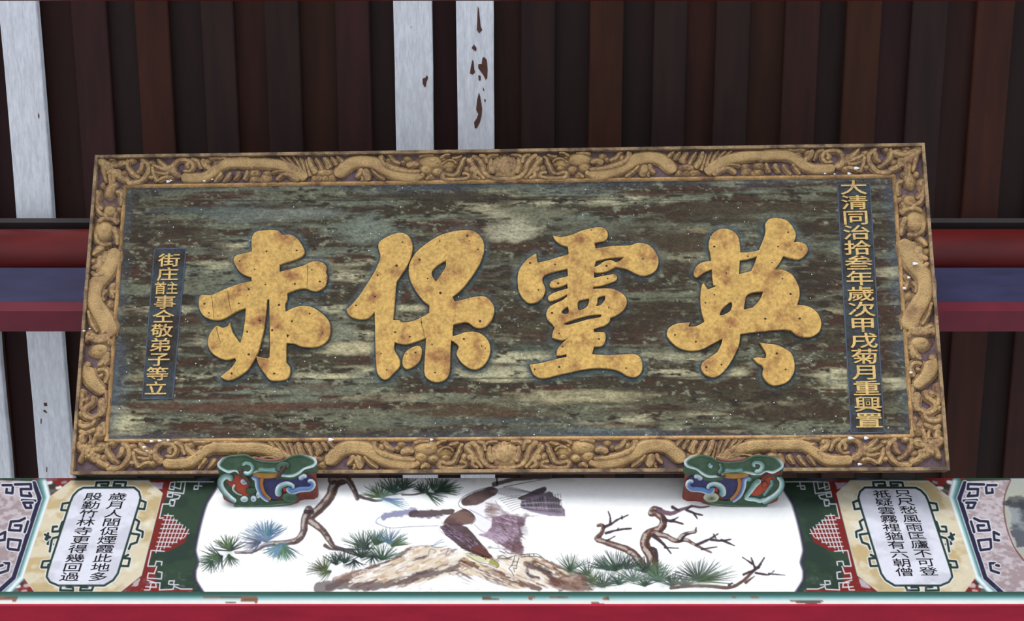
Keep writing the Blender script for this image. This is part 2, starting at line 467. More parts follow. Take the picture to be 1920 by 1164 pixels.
m = MB(); zg = Zc + r + 0.004
box(m, XL, XR, Yc - 0.062, Yc + 0.04, zg - .002, zg + 0.022)
o = m.build('packing_strip', M_GREY, None, False); tagit(o, 'thin grey timber strip lying on top of the round purlin', 'strip')
# upper purlin just above the picture
m = MB(); vs = []; r2 = 0.07; Yc2 = 1.80; Yc2 = 1.62; Zc2 = CAMZ + Yc2 * math.tan(math.radians(64.07)) + r2 / math.cos(math.radians(64.07)) + 0.0
n = 32
for x in (XL, XR):
    for i in range(n):
        a = 2 * math.pi * i / n; vs.append((x, Yc2 + r2 * math.cos(a), Zc2 + r2 * math.sin(a) - 0.0))
m.add(vs, [(i, n + i, n + (i + 1) % n, (i + 1) % n) for i in range(n)] + [tuple(range(n)), tuple(range(n, 2 * n))[::-1]])
o = m.build('purlin', M_PURL, None, True); tagit(o, 'dark red purlin cut off by the top edge of the picture', 'purlin')
UPPER = o

# ------------------------------------------------------------------ plaque
PF = Frame((-0.0217, 2.3451, CAMZ + 2.9170), (0.99912, -0.0331519, -0.0256431), (0.00029, -0.606296, 0.795239))
if PF.n[1] > 0: PF.n = -PF.n
HW, HH = 1.2, 0.93350 / 2
plaque = empty('inscribed_plaque', PF.matrix())
tagit(plaque, 'weathered horizontal plaque with four large gilt characters in a carved dragon frame', 'plaque')
WB = -0.016          # board face below the frame face
ins = [PF.at(x, y, WB) for x, y in ((240, 350), (1676, 338), (1702, 815), (203, 821))]
IL, IR = (ins[0][0] + ins[3][0]) / 2, (ins[1][0] + ins[2][0]) / 2
IT, IB = (ins[0][1] + ins[1][1]) / 2, (ins[2][1] + ins[3][1]) / 2
print('plaque inner', IL, IR, IT, IB, ins)

# board with its streaky weathering
NY, NX = 300, 900
sh = (NY, NX)
streak = fbm(sh, (26, 7), 3, 4, 0.6)
patch = fbm(sh, (9, 5), 40, 4, 0.55)
pale = fbm(sh, (16, 6), 77, 4, 0.6)
fine = fbm(sh, (60, 70), 91, 3, 0.6)
uu = np.linspace(IL - .01, IR + .01, NX)[None, :]; vv = np.linspace(IT + .01, IB - .01, NY)[:, None]
def B(c): return lin(c)[None, None, :]
base = B((112, 115, 100)) * np.ones((NY, NX, 1))
def lay(base, m, c): m = np.clip(m, 0, 1)[..., None]; return base * (1 - m) + B(c) * m
base = lay(base, (patch - .47) * 4, (116, 126, 118))
base = lay(base, (fbm(sh, (10, 4), 510, 3, .5) - .5) * 6, (76, 70, 56))
base = lay(base, (streak - .45) * 8, (68, 60, 47))
base = lay(base, (fbm(sh, (30, 9), 130, 4, .6) - .54) * 8, (78, 56, 44))
base = lay(base, (pale - .60) * 8, (178, 176, 152))
base = lay(base, (fbm(sh, (70, 60), 210, 3, .7) - .56) * 7, (58, 48, 40))
base = lay(base, (fbm(sh, (80, 120), 310, 3, .7) - .60) * 6, (134, 138, 122))
for (x, y, rx, ry, c, s_) in [(460, 395, 90, 26, (124, 130, 128), .8), (560, 400, 80, 14, (126, 132, 128), .8), (960, 425, 55, 30, (168, 166, 148), .9), (1010, 400, 60, 20, (120, 120, 104), .7),
        (690, 430, 60, 30, (126, 136, 130), .7), (300, 660, 34, 40, (150, 142, 118), .8), (1120, 425, 80, 20, (110, 112, 100), .7), (650, 655, 60, 14, (178, 172, 146), .9), (630, 620, 40, 20, (128, 132, 118), .8),
        (470, 760, 240, 16, (96, 72, 60), .7), (1100, 745, 140, 14, (168, 162, 136), .8), (1230, 770, 120, 16, (74, 56, 44), .7), (720, 745, 130, 9, (150, 146, 126), .8),
        (950, 690, 90, 10, (150, 150, 130), .7), (350, 430, 60, 12, (66, 52, 42), .8), (500, 385, 130, 9, (62, 52, 44), .8), (420, 470, 60, 22, (62, 50, 42), .7), (760, 370, 220, 10, (72, 66, 54), .7),
        (1000, 500, 60, 30, (78, 66, 52), .6), (1280, 450, 120, 60, (80, 70, 56), .55), (1520, 500, 60, 130, (62, 52, 42), .75), (1180, 600, 120, 60, (66, 54, 42), .5), (1330, 400, 120, 20, (60, 50, 40), .7), (480, 600, 130, 60, (70, 60, 48), .35), (1640, 600, 40, 160, (72, 54, 44), .55), (1400, 400, 150, 24, (82, 74, 60), .6),
        (1300, 430, 40, 7, (160, 148, 122), .7), (600, 730, 50, 16, (84, 60, 46), .6), (900, 770, 200, 18, (92, 76, 60), .6), (1000, 650, 60, 14, (84, 92, 84), .6), (1250, 650, 60, 30, (112, 112, 98), .5),
        (380, 395, 130, 10, (92, 104, 104), .8), (1480, 760, 120, 30, (74, 62, 50), .5), (840, 790, 300, 8, (92, 100, 104), .6)]:
    cu_, cv_ = PF.at(x, y, WB); k = 2.4 / 1610
    d = ((uu - cu_) / (rx * k)) ** 2 + ((vv - cv_) / (ry * k)) ** 2
    base = lay(base, (1.25 - d + (streak - .5) * 2.8 + (fine - .5) * 1.4) * s_, c)
edge = np.minimum(np.minimum(uu - IL, IR - uu) / .05, np.minimum(IT - vv, vv - IB) / .035)
base = lay(base, (0.75 - edge) * .7 + (patch - .5), (86, 98, 116))
board_col = base
GLY = {}

def crop(o, s): return lambda p: [(o[0] + q[0] / s, o[1] + q[1] / s) for q in p]
def parse(txt):
    pts = []; cor = set()
    for k, t in enumerate(txt.split()):
        if t.endswith('c'): cor.add(k); t = t[:-1]
        a, b_ = t.split(','); pts.append((float(a), float(b_)))
    return pts, cor
G = {
'a': ((360, 400), 3.527, [
 "430,118 480,110 530,108 570,115 600,140 650,140 690,160 715,190 740,235 742,262 715,290 660,312 600,330 578,340c 578,385c 650,368 740,342 790,318 840,318 878,335 890,365 885,388 893,410 890,450 875,485 830,512 790,510 750,495 700,500 650,518 628,528c 628,570 615,600 618,650c 660,628 710,613 780,615 830,640 880,680 908,720 915,770 905,820 870,862 820,882 760,885 715,878 680,862 625,856c 622,880c 622,985c 645,1015 648,1050 635,1085 610,1100 560,1106 515,1100 480,1060 440,1000 422,940c 450,950 500,958c 512,948c 515,850 512,700 510,568c 497,568c 490,650 478,750 455,850 435,920 410,970 370,1030 320,1070 260,1100 220,1100 188,1080c 210,1060 260,1020 290,975c 285,955c 230,968 180,955 130,920 105,870 108,820 130,775 165,742 200,755 235,745 250,718c 265,780 290,820 318,860c 335,800 350,700 355,625c 300,645 240,680 190,702 140,703 80,680 48,630 45,570 60,538 120,540 170,520 240,490 320,462 395,448c 390,420c 350,408 310,380 280,330 275,300 295,275 350,262 395,250c 392,200 395,160 410,130",
 "624,798c 642,806c 630,822c"]),
'b': ((640, 400), 3.527, [
 "250,190 290,160 350,133 400,127 440,145 465,185 470,235 455,300 420,370 365,450c 358,520 350,620 342,705c 385,706 392,718c 440,718 500,700 580,658c 582,608c 540,575 490,510 455,440 445,370 460,310 500,250 560,200 640,150 720,122 800,110 860,112 910,140 940,190 943,250 920,320 880,390 830,460 780,515 735,550c 750,582c 820,565 900,548 950,550 990,580 1012,630 1000,690 965,740 920,757 880,750 835,720 790,722 740,735c 736,780 736,812c 760,805 820,785 880,782 930,800 970,840 985,890 975,950 940,1005 890,1030 840,1020 790,980 762,930 775,880 745,850 726,838c 722,900 720,980 715,1050 690,1095 640,1115 590,1105 555,1075 548,1020 555,900 560,822c 500,845 430,865 380,860 352,850c 350,900 385,965 385,1010 350,1050 310,1090 275,1095 240,1060 230,1000 225,900 222,760 220,650c 180,690 130,700 80,690 45,665 32,635c 70,600 120,540 160,480 210,400 240,340 258,285 245,230",
 "690,310c 690,350 660,400 625,450c 600,410 600,380 640,340",
 "430,910 480,880 520,878 533,910 520,970 480,1010 430,1028 405,1000 408,950"]),
'c': ((950, 400), 3.527, [
 "305,145c 360,155 430,140 500,112 560,98 610,90 650,100 670,140 655,175 600,190 580,195c 590,230c 700,215 820,210 860,195 900,195 950,215 985,255 1005,310 990,370 950,400 900,412 850,395 800,370 722,352c 700,365 650,385 600,392 578,388c 578,425c 650,410 710,402 730,415 725,440 680,460 620,478 575,485c 570,498c 640,495 700,498 750,520 785,550 795,590 780,630 740,665 685,690c 680,715 650,740 600,755 575,765c 580,785c 640,785 655,800 652,840 630,875 578,880c 565,930c 640,935 720,935 800,930 850,930 885,955 898,1000 890,1050 850,1082 800,1075 750,1045 700,1030 620,1022 520,1030 420,1050 330,1070 260,1088 210,1085 175,1060 150,1000c 220,990 300,970 360,955 395,950c 395,930c 360,938 328,940c 335,900 365,860 405,825c 370,838 325,830 300,820c 305,785 318,755c 300,730 270,700 262,660 280,620 320,595 370,572 400,548c 400,535c 350,560 300,578 278,575 275,550 310,525 360,508 405,495c 400,465c 350,485 300,490 283,475 300,445 350,428 405,415c 402,365c 330,380 270,400 240,420 238,450 255,500 240,550 200,585 150,592 110,565 80,510 72,440 80,380 110,330 150,290 195,263c 205,325c 270,310 340,290 410,268c 405,220c 360,205 320,175",
 "590,315c 680,295 775,290c 745,315 722,322c 690,308 650,315 610,340 580,355c",
 "475,580 510,568 545,562c 540,600 520,625 480,640 470,620", "605,555 650,543c 650,570 620,605 590,612c 600,590", "370,640 405,615c 410,655 385,665 365,655",
 "375,730c 420,710 500,685 580,670 625,668 620,685 540,700 460,722 400,737"]),
'd': ((1240, 390), 3.325, [
 "300,200 320,160 360,132 405,128 450,145 480,180 492,240 493,275c 540,275 608,262c 630,210 650,150 650,95 680,65 730,62 780,75 815,110 838,155 835,190 825,212c 860,210 895,222 915,255 900,290 860,318 800,310 762,298c 735,345 708,380c 760,385 810,410 840,450 860,500 862,550 848,602c 900,608 950,630 985,670 998,720 985,770 940,800 890,803 845,790 810,762c 760,757 660,765 560,775 492,785c 485,850 460,910 420,980 370,1035 320,1055 270,1035 248,995 260,960 310,925 350,895 375,845 382,812c 320,845 250,880 180,888 110,870 60,830 35,790 45,750 90,722 140,715 180,712c 170,738c 220,735 270,708c 255,660 245,600 245,530 255,475 265,468c 290,508c 345,485c 325,480c 318,430 315,380c 270,400 220,432 203,415 208,380 240,345 280,332 312,330c 305,280 296,240",
 "490,325c 540,318 597,300c 580,350 560,392c 520,402 485,412c", "365,665 380,630 410,600 435,585 442,605 430,640 395,662", "515,632c 530,550 570,525 635,520c 615,570 570,620c",
 "610,835c 660,845 720,852 770,875 810,905 830,960 828,1020 800,1070 760,1095 700,1105 660,1085 632,1040 635,990 600,965 572,938c 600,930 650,935c 655,910 640,880"]),
}
NAILS = {'a': "492,250 692,245 315,315 415,370 485,470 375,500 310,595 82,597 112,658 792,373 845,450 680,465 575,605 448,707 660,712 778,662 365,782 530,772 375,932 262,1058 543,1058 862,790",
 'b': "405,190 650,183 833,147 902,238 517,305 365,345 240,408 222,550 655,525 570,430 97,608 530,720 355,785 452,815 600,865 810,830 928,877 918,712 262,925 300,1035 620,1052 490,920",
 'c': "155,327 320,337 660,347 668,430 340,462 210,505 300,658 675,622 348,793 185,1030 348,1015 790,1022 610,830 370,880 560,110 900,300",
 'd': "330,240 790,150 728,240 755,440 805,535 275,590 862,688 648,690 215,832 85,790 280,990 375,975 720,905 775,1005 690,340 405,405 330,540 540,300"}
CR = {'a': ["130,540 138,620 145,700", "235,510 245,580 255,640", "763,345 765,430 760,495", "160,752 175,810 190,860"],
      'b': ["528,690 532,740 545,780 548,822"], 'c': [], 'd': []}
TH = 0.010
for key, (o_, s_, ols) in G.items():
    cv = crop(o_, s_); outl = []; cors = []
    for t in ols:
        p, co = parse(t)
        outl.append([PF.at(x, y, WB + TH) for x, y in cv(p)]); cors.append(co)
    nm = {'a': 'gilded character at the left end of the plaque', 'b': 'gilded character second from left', 'c': 'gilded character third from left', 'd': 'gilded character at the right end of the plaque'}[key]
    g = slab('gilt_character', outl, M_LEAF, plaque, WB - 0.001, WB + TH, bevel=0.0016, smooth_step=0.004, corners=cors)
    g['label'] = nm
    GLY[key] = [catmull(ol, .004, True, cors[k])[0] for k, ol in enumerate(outl)]
    m = MB()
    for x, y in cv(parse(NAILS[key])[0]):
        c = PF.at(x, y, WB + TH); r_ = random.uniform(.0022, .0042); blob(m, c, r_, r_ * random.uniform(.7, 1), .0015, WB + TH - .0002, seg=8)
    tagit(m.build('nail_heads', M_NAIL, g), kind='stuff')
    if CR[key]:
        m = MB()
        for t in CR[key]:
            ribbon(m, [PF.at(x, y, WB + TH) for x, y in cv(parse(t)[0])], .0018, .0012, .0004, WB + TH - .0001)
        tagit(m.build('crack_lines', M_NAIL, g), kind='stuff')

# blue-grey halo painted round each character, then the board itself
halo = np.full((NY, NX), 9.0)
for key, ols in GLY.items():
    for ol in ols:
        P = np.array(ol); P2 = np.roll(P, -1, 0)
        x0, x1, y0, y1 = P[:, 0].min() - .03, P[:, 0].max() + .03, P[:, 1].min() - .03, P[:, 1].max() + .03
        xi = np.where((uu[0] > x0) & (uu[0] < x1))[0]; yi = np.where((vv[:, 0] > y0) & (vv[:, 0] < y1))[0]
        X, Y = np.meshgrid(uu[0][xi], vv[:, 0][yi]); D = np.full(X.shape, 9.0)
        for a, b_ in zip(P, P2):
            e = b_ - a; l2 = e @ e + 1e-12
            t = np.clip(((X - a[0]) * e[0] + (Y - a[1]) * e[1]) / l2, 0, 1)
            D = np.minimum(D, np.hypot(X - a[0] - t * e[0], Y - a[1] - t * e[1]))
        sub = halo[np.ix_(yi, xi)]; halo[np.ix_(yi, xi)] = np.minimum(sub, D)
board_col = np.clip(board_col, 0, 1) ** 1.12 * 1.16 * np.array([1.05, 1.0, .87])
for (xa, ya, xb, yb) in ((300, 377, 1000, 374), (1000, 374, 1560, 378), (380, 712, 1500, 706), (240, 560, 380, 558), (1210, 560, 1560, 552)):
    p_, q_ = PF.at(xa, ya, WB), PF.at(xb, yb, WB); t_ = (uu - p_[0]) / (q_[0] - p_[0])
    board_col = lay(board_col, (np.abs(vv - (p_[1] + (q_[1] - p_[1]) * t_) + (streak - .5) * .002) < .0016) * ((t_ > 0) & (t_ < 1)) * .65, (34, 30, 26))
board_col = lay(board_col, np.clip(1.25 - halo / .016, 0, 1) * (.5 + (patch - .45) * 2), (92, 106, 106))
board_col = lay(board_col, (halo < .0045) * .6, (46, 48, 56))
gx, gy = np.meshgrid(uu[0], vv[:, 0])
def grid_mesh(name, X, Y, Z, Cc, mat_, parent):
    ny, nx = X.shape
    co = np.stack([X, Y, Z * np.ones_like(X)], -1).reshape(-1, 3).astype(np.float32)
    idx = np.arange(ny * nx).reshape(ny, nx)
    q = np.stack([idx[:-1, :-1], idx[1:, :-1], idx[1:, 1:], idx[:-1, 1:]], -1).reshape(-1, 4).astype(np.int32)
    me = bpy.data.meshes.new(name)
    me.vertices.add(len(co)); me.vertices.foreach_set('co', co.ravel())
    me.loops.add(q.size); me.loops.foreach_set('vertex_index', q.ravel())
    me.polygons.add(len(q)); me.polygons.foreach_set('loop_start', np.arange(0, q.size, 4, dtype=np.int32))
    me.polygons.foreach_set('loop_total', np.full(len(q), 4, np.int32))
    me.update(calc_edges=True)
    a = me.color_attributes.new('paint', 'FLOAT_COLOR', 'POINT')
    c = np.ones((ny * nx, 4), np.float32); c[:, :3] = np.clip(Cc.reshape(-1, 3), 0, 1)
    a.data.foreach_set('color', c.ravel())
    return link_mesh(name, me, mat_, parent)
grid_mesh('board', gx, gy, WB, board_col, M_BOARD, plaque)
m = MB(); box(m, -HW + .02, HW - .02, -HH + .02, HH - .02, -0.056, WB - 0.004)
m.build('back_boards', M_DARK, plaque, False)

# small inscriptions
def inscription(quad, chars, top, bot, cw, chh, label, x_sh=0):
    q = [PF.at(x, y, WB) for x, y in quad]
    s_ = slab('inscription_panel', [q], M_STRIP, plaque, WB - .001, WB + .0016, bevel=0.0005); s_['label'] = label
    m = MB()
    for a, b_ in zip(q, q[1:] + q[:1]): ribbon(m, [a, b_], .004, .004, .003, WB)
    m.build('border', M_STRIP2, s_)
    n = len(chars)
    a, b_ = PF.at(*top, WB), PF.at(*bot, WB)
    for i, ch in enumerate(chars):
        t = i / (n - 1)
        cu_, cv_ = a[0] + (b_[0] - a[0]) * t, a[1] + (b_[1] - a[1]) * t
        if isinstance(ch, tuple):
            for k, c_ in enumerate(ch):
                font_char('letter', c_, s_, M_LETTER, cu_ + (k - .5) * cw * .52, cv_, cw * .52, chh * .95, WB + .0015, .0028, fat=0.012)
        else:
            font_char('letter', ch, s_, M_LETTER, cu_, cv_, cw, chh, WB + .0015, .0028, fat=0.009)
M_STRIP2 = mat('blue_grey_border', (84, 92, 112), 0.6, var=0.3, vscale=40)
inscription([(1570, 346), (1631, 345), (1658, 811), (1596, 812)], list('大清同治拾叁年歲次甲戌菊月重興置'), (1600, 352), (1629, 788), .079, .045, 'inset column of small gilt characters down the right side')
inscription([(290, 467), (349, 466), (324, 747), (267, 748)], ['街', '庄', ('首', '主'), '事', '仝', '敬', '弟', '子', '等', '立'], (318, 488), (293, 728), .066, .041, 'inset column of small gilt characters on the left side')

# --- frame rails
VT = (HH + IT) / 2; VBm = (-HH + IB) / 2; UL = (-HW + IL) / 2; UR = (HW + IR) / 2
GW = -0.017
OB, IBD = 0.0085, 0.014     # outer and inner bead widths
def rail(name_lbl, quad, outer, inner):
    r_ = slab('frame_rail', [quad], M_GROUND, plaque, -0.05, GW, bevel=0.0)
    m = MB(); m2 = MB()
    vs = [(p[0], p[1], z) for z in (-0.052, 0.0) for p in outer]
    F6 = [(3, 2, 1, 0), (4, 5, 6, 7), (0, 1, 5, 4), (1, 2, 6, 5), (2, 3, 7, 6), (3, 0, 4, 7)]
    m.add(vs, F6); m.build('outer_edge', M_EDGE, r_, False)
    a, b_ = inner
    ribbon(m2, [a, ((a[0] + b_[0]) / 2, (a[1] + b_[1]) / 2), b_], IBD, IBD, .014, GW - .004, round0=False, round1=False, step=.05); m2.build('inner_bead', M_BEAD, r_)
    return r_
e = IBD / 2
TLo, TRo, BRo, BLo = (-HW, HH), (HW, HH), (HW, -HH), (-HW, -HH)
TLi, TRi, BRi, BLi = (IL, IT), (IR, IT), (IR, IB), (IL, IB)
def inset(q, d): return (q[0] - math.copysign(d, q[0]), q[1] - math.copysign(d, q[1]))
def ob(p, q): return [p, q, inset(q, OB), inset(p, OB)]
def outw(q, d): return (q[0] + math.copysign(d, q[0]), q[1] + math.copysign(d, q[1]))
R_T = rail('top', [TLo, TRo, TRi, TLi], ob(TLo, TRo), (outw(TLi, e), outw(TRi, e)))
R_B = rail('bottom', [BLo, BRo, BRi, BLi], ob(BLo, BRo), (outw(BLi, e), outw(BRi, e)))
R_L = rail('left', [BLo, TLo, TLi, BLi], ob(BLo, TLo), (outw(BLi, e), outw(TLi, e)))
R_R = rail('right', [BRo, TRo, TRi, BRi], ob(BRo, TRo), (outw(BRi, e), outw(TRi, e)))
R_T['label'] = 'carved top frame rail'; R_B['label'] = 'carved bottom frame rail'; R_L['label'] = 'carved left frame rail'; R_R['label'] = 'carved right frame rail'

# carving, traced for the left half of the top rail and repeated mirrored round the frame
CT = {'1': ((170, 270), 6.4), '2': ((440, 270), 6.4), '3': ((710, 270), 6.4)}
def seg(spec):
    out = []
    for line in spec.strip().splitlines():
        line = line.strip()
        if not line: continue
        part = line.split('|'); kind, cr = part[0].strip(), part[1].strip()
        if kind == 'b':
            for t in part[2].split():
                q = [float(z) for z in t.split(',')]; out.append(('b', cr, q))
        else:
            w0, w1 = [float(z) for z in part[3].split(',')]
            out.append(('s', cr, [tuple(float(z) for z in t.split(',')) for t in part[2].split()], w0, w1, float(part[4]) if len(part) > 4 else 1.0))
    return out
DRAGON = seg("""
s|2|2228,385 2050,370 1900,330 1760,270 1650,215 1500,200 1380,230 1280,310 1215,385|135,120
s|2|860,405 780,350 680,290 550,245 400,222 250,220 100,220 -80,222 -170,255 -240,310 -370,385 -520,400 -650,385|110,95
b|3|620,200,150,85 830,235,95,60 840,300,45,32 700,320,60,45 560,300,70,60
""")
HEAD = seg("""
s|3|40,130 40,200 100,270 230,310 380,330 500,330|34,30|1.3
s|3|140,140 180,200 260,230|34,24
s|3|330,260 420,230 480,250|60,40
s|3|540,350 500,390 430,425|60,20|1.2
s|3|640,370 600,400 560,425|45,20|1.2
s|3|760,380 800,350 870,372 940,350 970,280 1010,200|32,20
s|3|770,345 780,410 850,428 1000,420 1080,390 1060,350 1000,352|38,24
s|3|740,170 800,130 860,125|30,16|1.4
s|3|880,170 940,165 1000,140|26,14|1.4
s|3|760,250 820,200 900,200 930,240|22,18|1.6
s|3|480,150 560,130 660,130|36,20|1.1
b|3|340,170,38,34 290,215,26,24 700,215,26,22 630,400,30,28 900,255,24,20 780,180,30,24
""")
SPIRAL = seg("""
s|1|1080,385 1000,340 985,260 1040,195 1110,180 1190,200 1225,260 1180,320 1105,315|58,26
s|1|1180,210 1150,250 1170,290|40,30
""")
FINS = seg("""
s|1|1570,330 1530,390 1480,455|40,12
s|1|1680,335 1640,400 1585,460|40,12
s|1|1785,325 1760,380 1710,430|36,12
s|1|1880,310 1860,370 1825,420|34,12
s|2|40,320 30,370 0,430|36,12
s|2|150,310 140,370 105,430|36,12
s|2|690,300 610,205 545,150|36,10
s|2|750,320 680,215 615,150|36,10
s|2|800,330 750,215 700,145|36,10
s|2|850,350 815,235 780,160|36,10
s|2|905,380 870,265 850,180|34,10
s|2|1150,280 1120,210 1080,150|30,10
s|2|1220,250 1190,190 1150,150|28,10
s|2|1300,215 1260,170 1220,140|26,10
""")
CLOUD = seg("""
b|2|230,340,62,46 235,415,55,40 300,430,40,30 370,400,55,50 385,345,40,32 220,270,40,34
s|2|770,435 700,385 600,355 530,395 500,430|52,24
s|2|690,350 560,315 440,340|22,14
b|2|1080,335,105,48 1080,405,46,40 1005,405,52,38 1160,400,44,44 960,400,40,34
s|2|975,350 910,250 885,150|56,34
s|2|1050,310 1010,225 965,160|30,24
s|2|1110,300 1110,220 1060,160|44,30
s|2|1520,285 1500,345 1450,395|52,20
s|2|1560,290 1590,390 1605,440|80,60
s|2|1520,385 1540,420 1510,440|26,20
s|2|1640,300 1720,380 1800,440|24,16|1.2
s|2|1740,130 1750,200 1810,260|30,18
b|2|1840,200,34,44 1860,135,36,22
s|1|1200,165 1280,200 1325,300|38,20
s|1|1340,170 1365,250 1430,300 1405,350|56,34
b|1|1510,225,42,36 1460,300,30,28 1385,200,40,36 1490,155,90,22 1600,160,50,24
s|2|-300,160 -180,150 -60,170 60,160 180,170|30,24|.8
""")
FLAME = seg("""
s|1|935,300 860,240 800,160|48,16
s|1|935,310 820,280 735,245|44,16
s|1|930,345 850,350 780,330|40,16
s|1|940,385 860,400 800,445|42,16
s|1|735,265 755,370 800,445|36,26
b|1|940,300,60,70 950,400,44,34
s|1|440,175 438,270 500,350 585,405|36,30
s|1|600,160 680,240 690,320 640,400 560,455 430,462|40,46
s|1|550,335 600,300 615,215|38,46
b|1|490,190,46,36 720,220,40,30
s|1|690,390 750,395|34,30
s|3|990,260 1010,180 1050,160|30,24
s|3|1060,170 1130,250 1190,330 1270,425|40,30
s|3|1120,135 1190,170 1240,250 1260,330 1320,380|44,36
s|3|1090,290 1160,320 1150,385 1220,412|56,24
s|3|1200,130 1275,145 1300,230|34,26
b|3|1110,180,36,40 1060,300,34,40
s|3|1250,300 1290,370 1400,410 1530,425|30,36
s|3|1380,350 1340,250 1350,170|60,30
s|3|1300,160 1340,130 1440,125|26,18
""")
FLOWER = seg("""
s|1|90,175 200,270 330,385|90,60
b|1|205,335,34,30 370,215,62,34 395,345,36,32 265,225,40,32 250,170,40,18 300,320,46,40
s|1|180,215 260,255 360,245 425,215|46,40
s|1|330,300 345,385 460,440|52,44
""")
PLW = 46
def stroke_set(name, items, mt, rail_, loc, K, joined=False):
    """each carved stroke is a piece of its own on a lower, wider plate of the same shape"""
    jm = MB()
    for it in items:
        m = jm if joined else MB()
        if it[0] == 'b':
            x, y, rx, ry = it[2]; c = loc(x, y)
            m.cur = 1; blob(m, c, (rx * 1.15 + 15) * K, (ry * 1.15 + 15) * K, .0082, GW - .0005, petals=5, pamp=.05); m.cur = 0
            blob(m, c, rx * K, ry * K, .0128 * random.uniform(.9, 1.05), GW)
            if min(rx, ry) > 26: blob(m, (c[0] + rx * K * .15, c[1] + ry * K * .1), rx * K * .5, ry * K * .5, .0148, GW)
        else:
            P = [loc(*p) for p in it[2]]; h = .0128 * it[5] * random.uniform(.88, 1.0)
            q = 1.22 if it[3] > 90 else 1.3
            m.cur = 1; ribbon(m, P, (it[3] * q + PLW) * K, (it[4] * q + PLW) * K, .0075 * random.uniform(.9, 1.1), GW - .0005, flat=True); m.cur = 0
            ribbon(m, P, it[3] * q * K, it[4] * q * K, h, GW, flat=True)
            it = (it[0], it[1], it[2], it[3] * q, it[4] * q, it[5])
            if it[3] > 90:      # raised rims along the coil
                C = np.array(catmull(P, .008)[0]); T = np.gradient(C, axis=0); T /= np.linalg.norm(T, axis=1)[:, None]
                Nn = np.stack([-T[:, 1], T[:, 0]], 1); ww = np.linspace(it[3], it[4], len(C))[:, None] * K
                for sg in (-1, 1): ribbon(m, [tuple(q) for q in (C + Nn * ww * .47 * sg)[1:-1:2]], 15 * K, 13 * K, .0135, GW)
            elif it[3] > 34:
                ribbon(m, P, it[3] * K * .22, it[4] * K * .2, h + .0010, GW)
        if not joined: m.build(name, [mt, M_PLATE], rail_)
    if joined: jm.build(name, [mt, M_PLATE], rail_)
def carve(rail_, mir, dv):
    K = 2.4 / 1575 / 6.4
    for nm, items, mt, jn in (('dragon_coil', DRAGON, M_SCALE, False), ('dragon_head', HEAD, M_GOLD, True), ('tail_scroll', SPIRAL, M_GOLD, False), ('fin', FINS, M_GOLD, False),
                          ('cloud_curl', CLOUD, M_GOLD, False), ('flame_curl', FLAME, M_GOLD, False), ('petal', FLOWER, M_GOLD, False)):
        for cr in '123':
            its = [i for i in items if i[1] == cr]
            if not its: continue
            o_, s_ = CT[cr]
            def loc(x, y):
                u_, v_ = PF.at(o_[0] + x / s_, o_[1] + y / s_, -0.004); v_ -= VT
                lim = (HH - IT) / 2 - 0.012; v_ = max(-lim, min(lim, v_))
                return (-u_ if mir else u_, v_ + dv)
            stroke_set(nm, its, mt, rail_, loc, K, jn)
for rl, dv in ((R_T, VT), (R_B, VBm)):
    for mir in (False, True): carve(rl, mir, dv)
    m = MB(); c = (0.0, dv); K = 2.4 / 1575 / 6.4
    blob(m, c, 215 * K, 155 * K, .0105, GW, seg=48, petals=12, pamp=.10)
    blob(m, c, 135 * K, 118 * K, .0145, GW, seg=30)
    for k in range(-3, 4): ribbon(m, [(c[0] + k * 14 * K, c[1] - 95 * K), (c[0] + k * 26 * K, c[1] - 20 * K), (c[0] + k * 34 * K, c[1] + 70 * K)], 16 * K, 10 * K, .0162, GW)
    for s2 in (-1, 1): ribbon(m, [(c[0] + s2 * 70 * K, c[1] + 140 * K), (c[0] + s2 * 20 * K, c[1] + 110 * K), (c[0], c[1] + 60 * K)], 30 * K, 16 * K, .0162, GW)
    m.build('medallion', M_GOLD, rl)
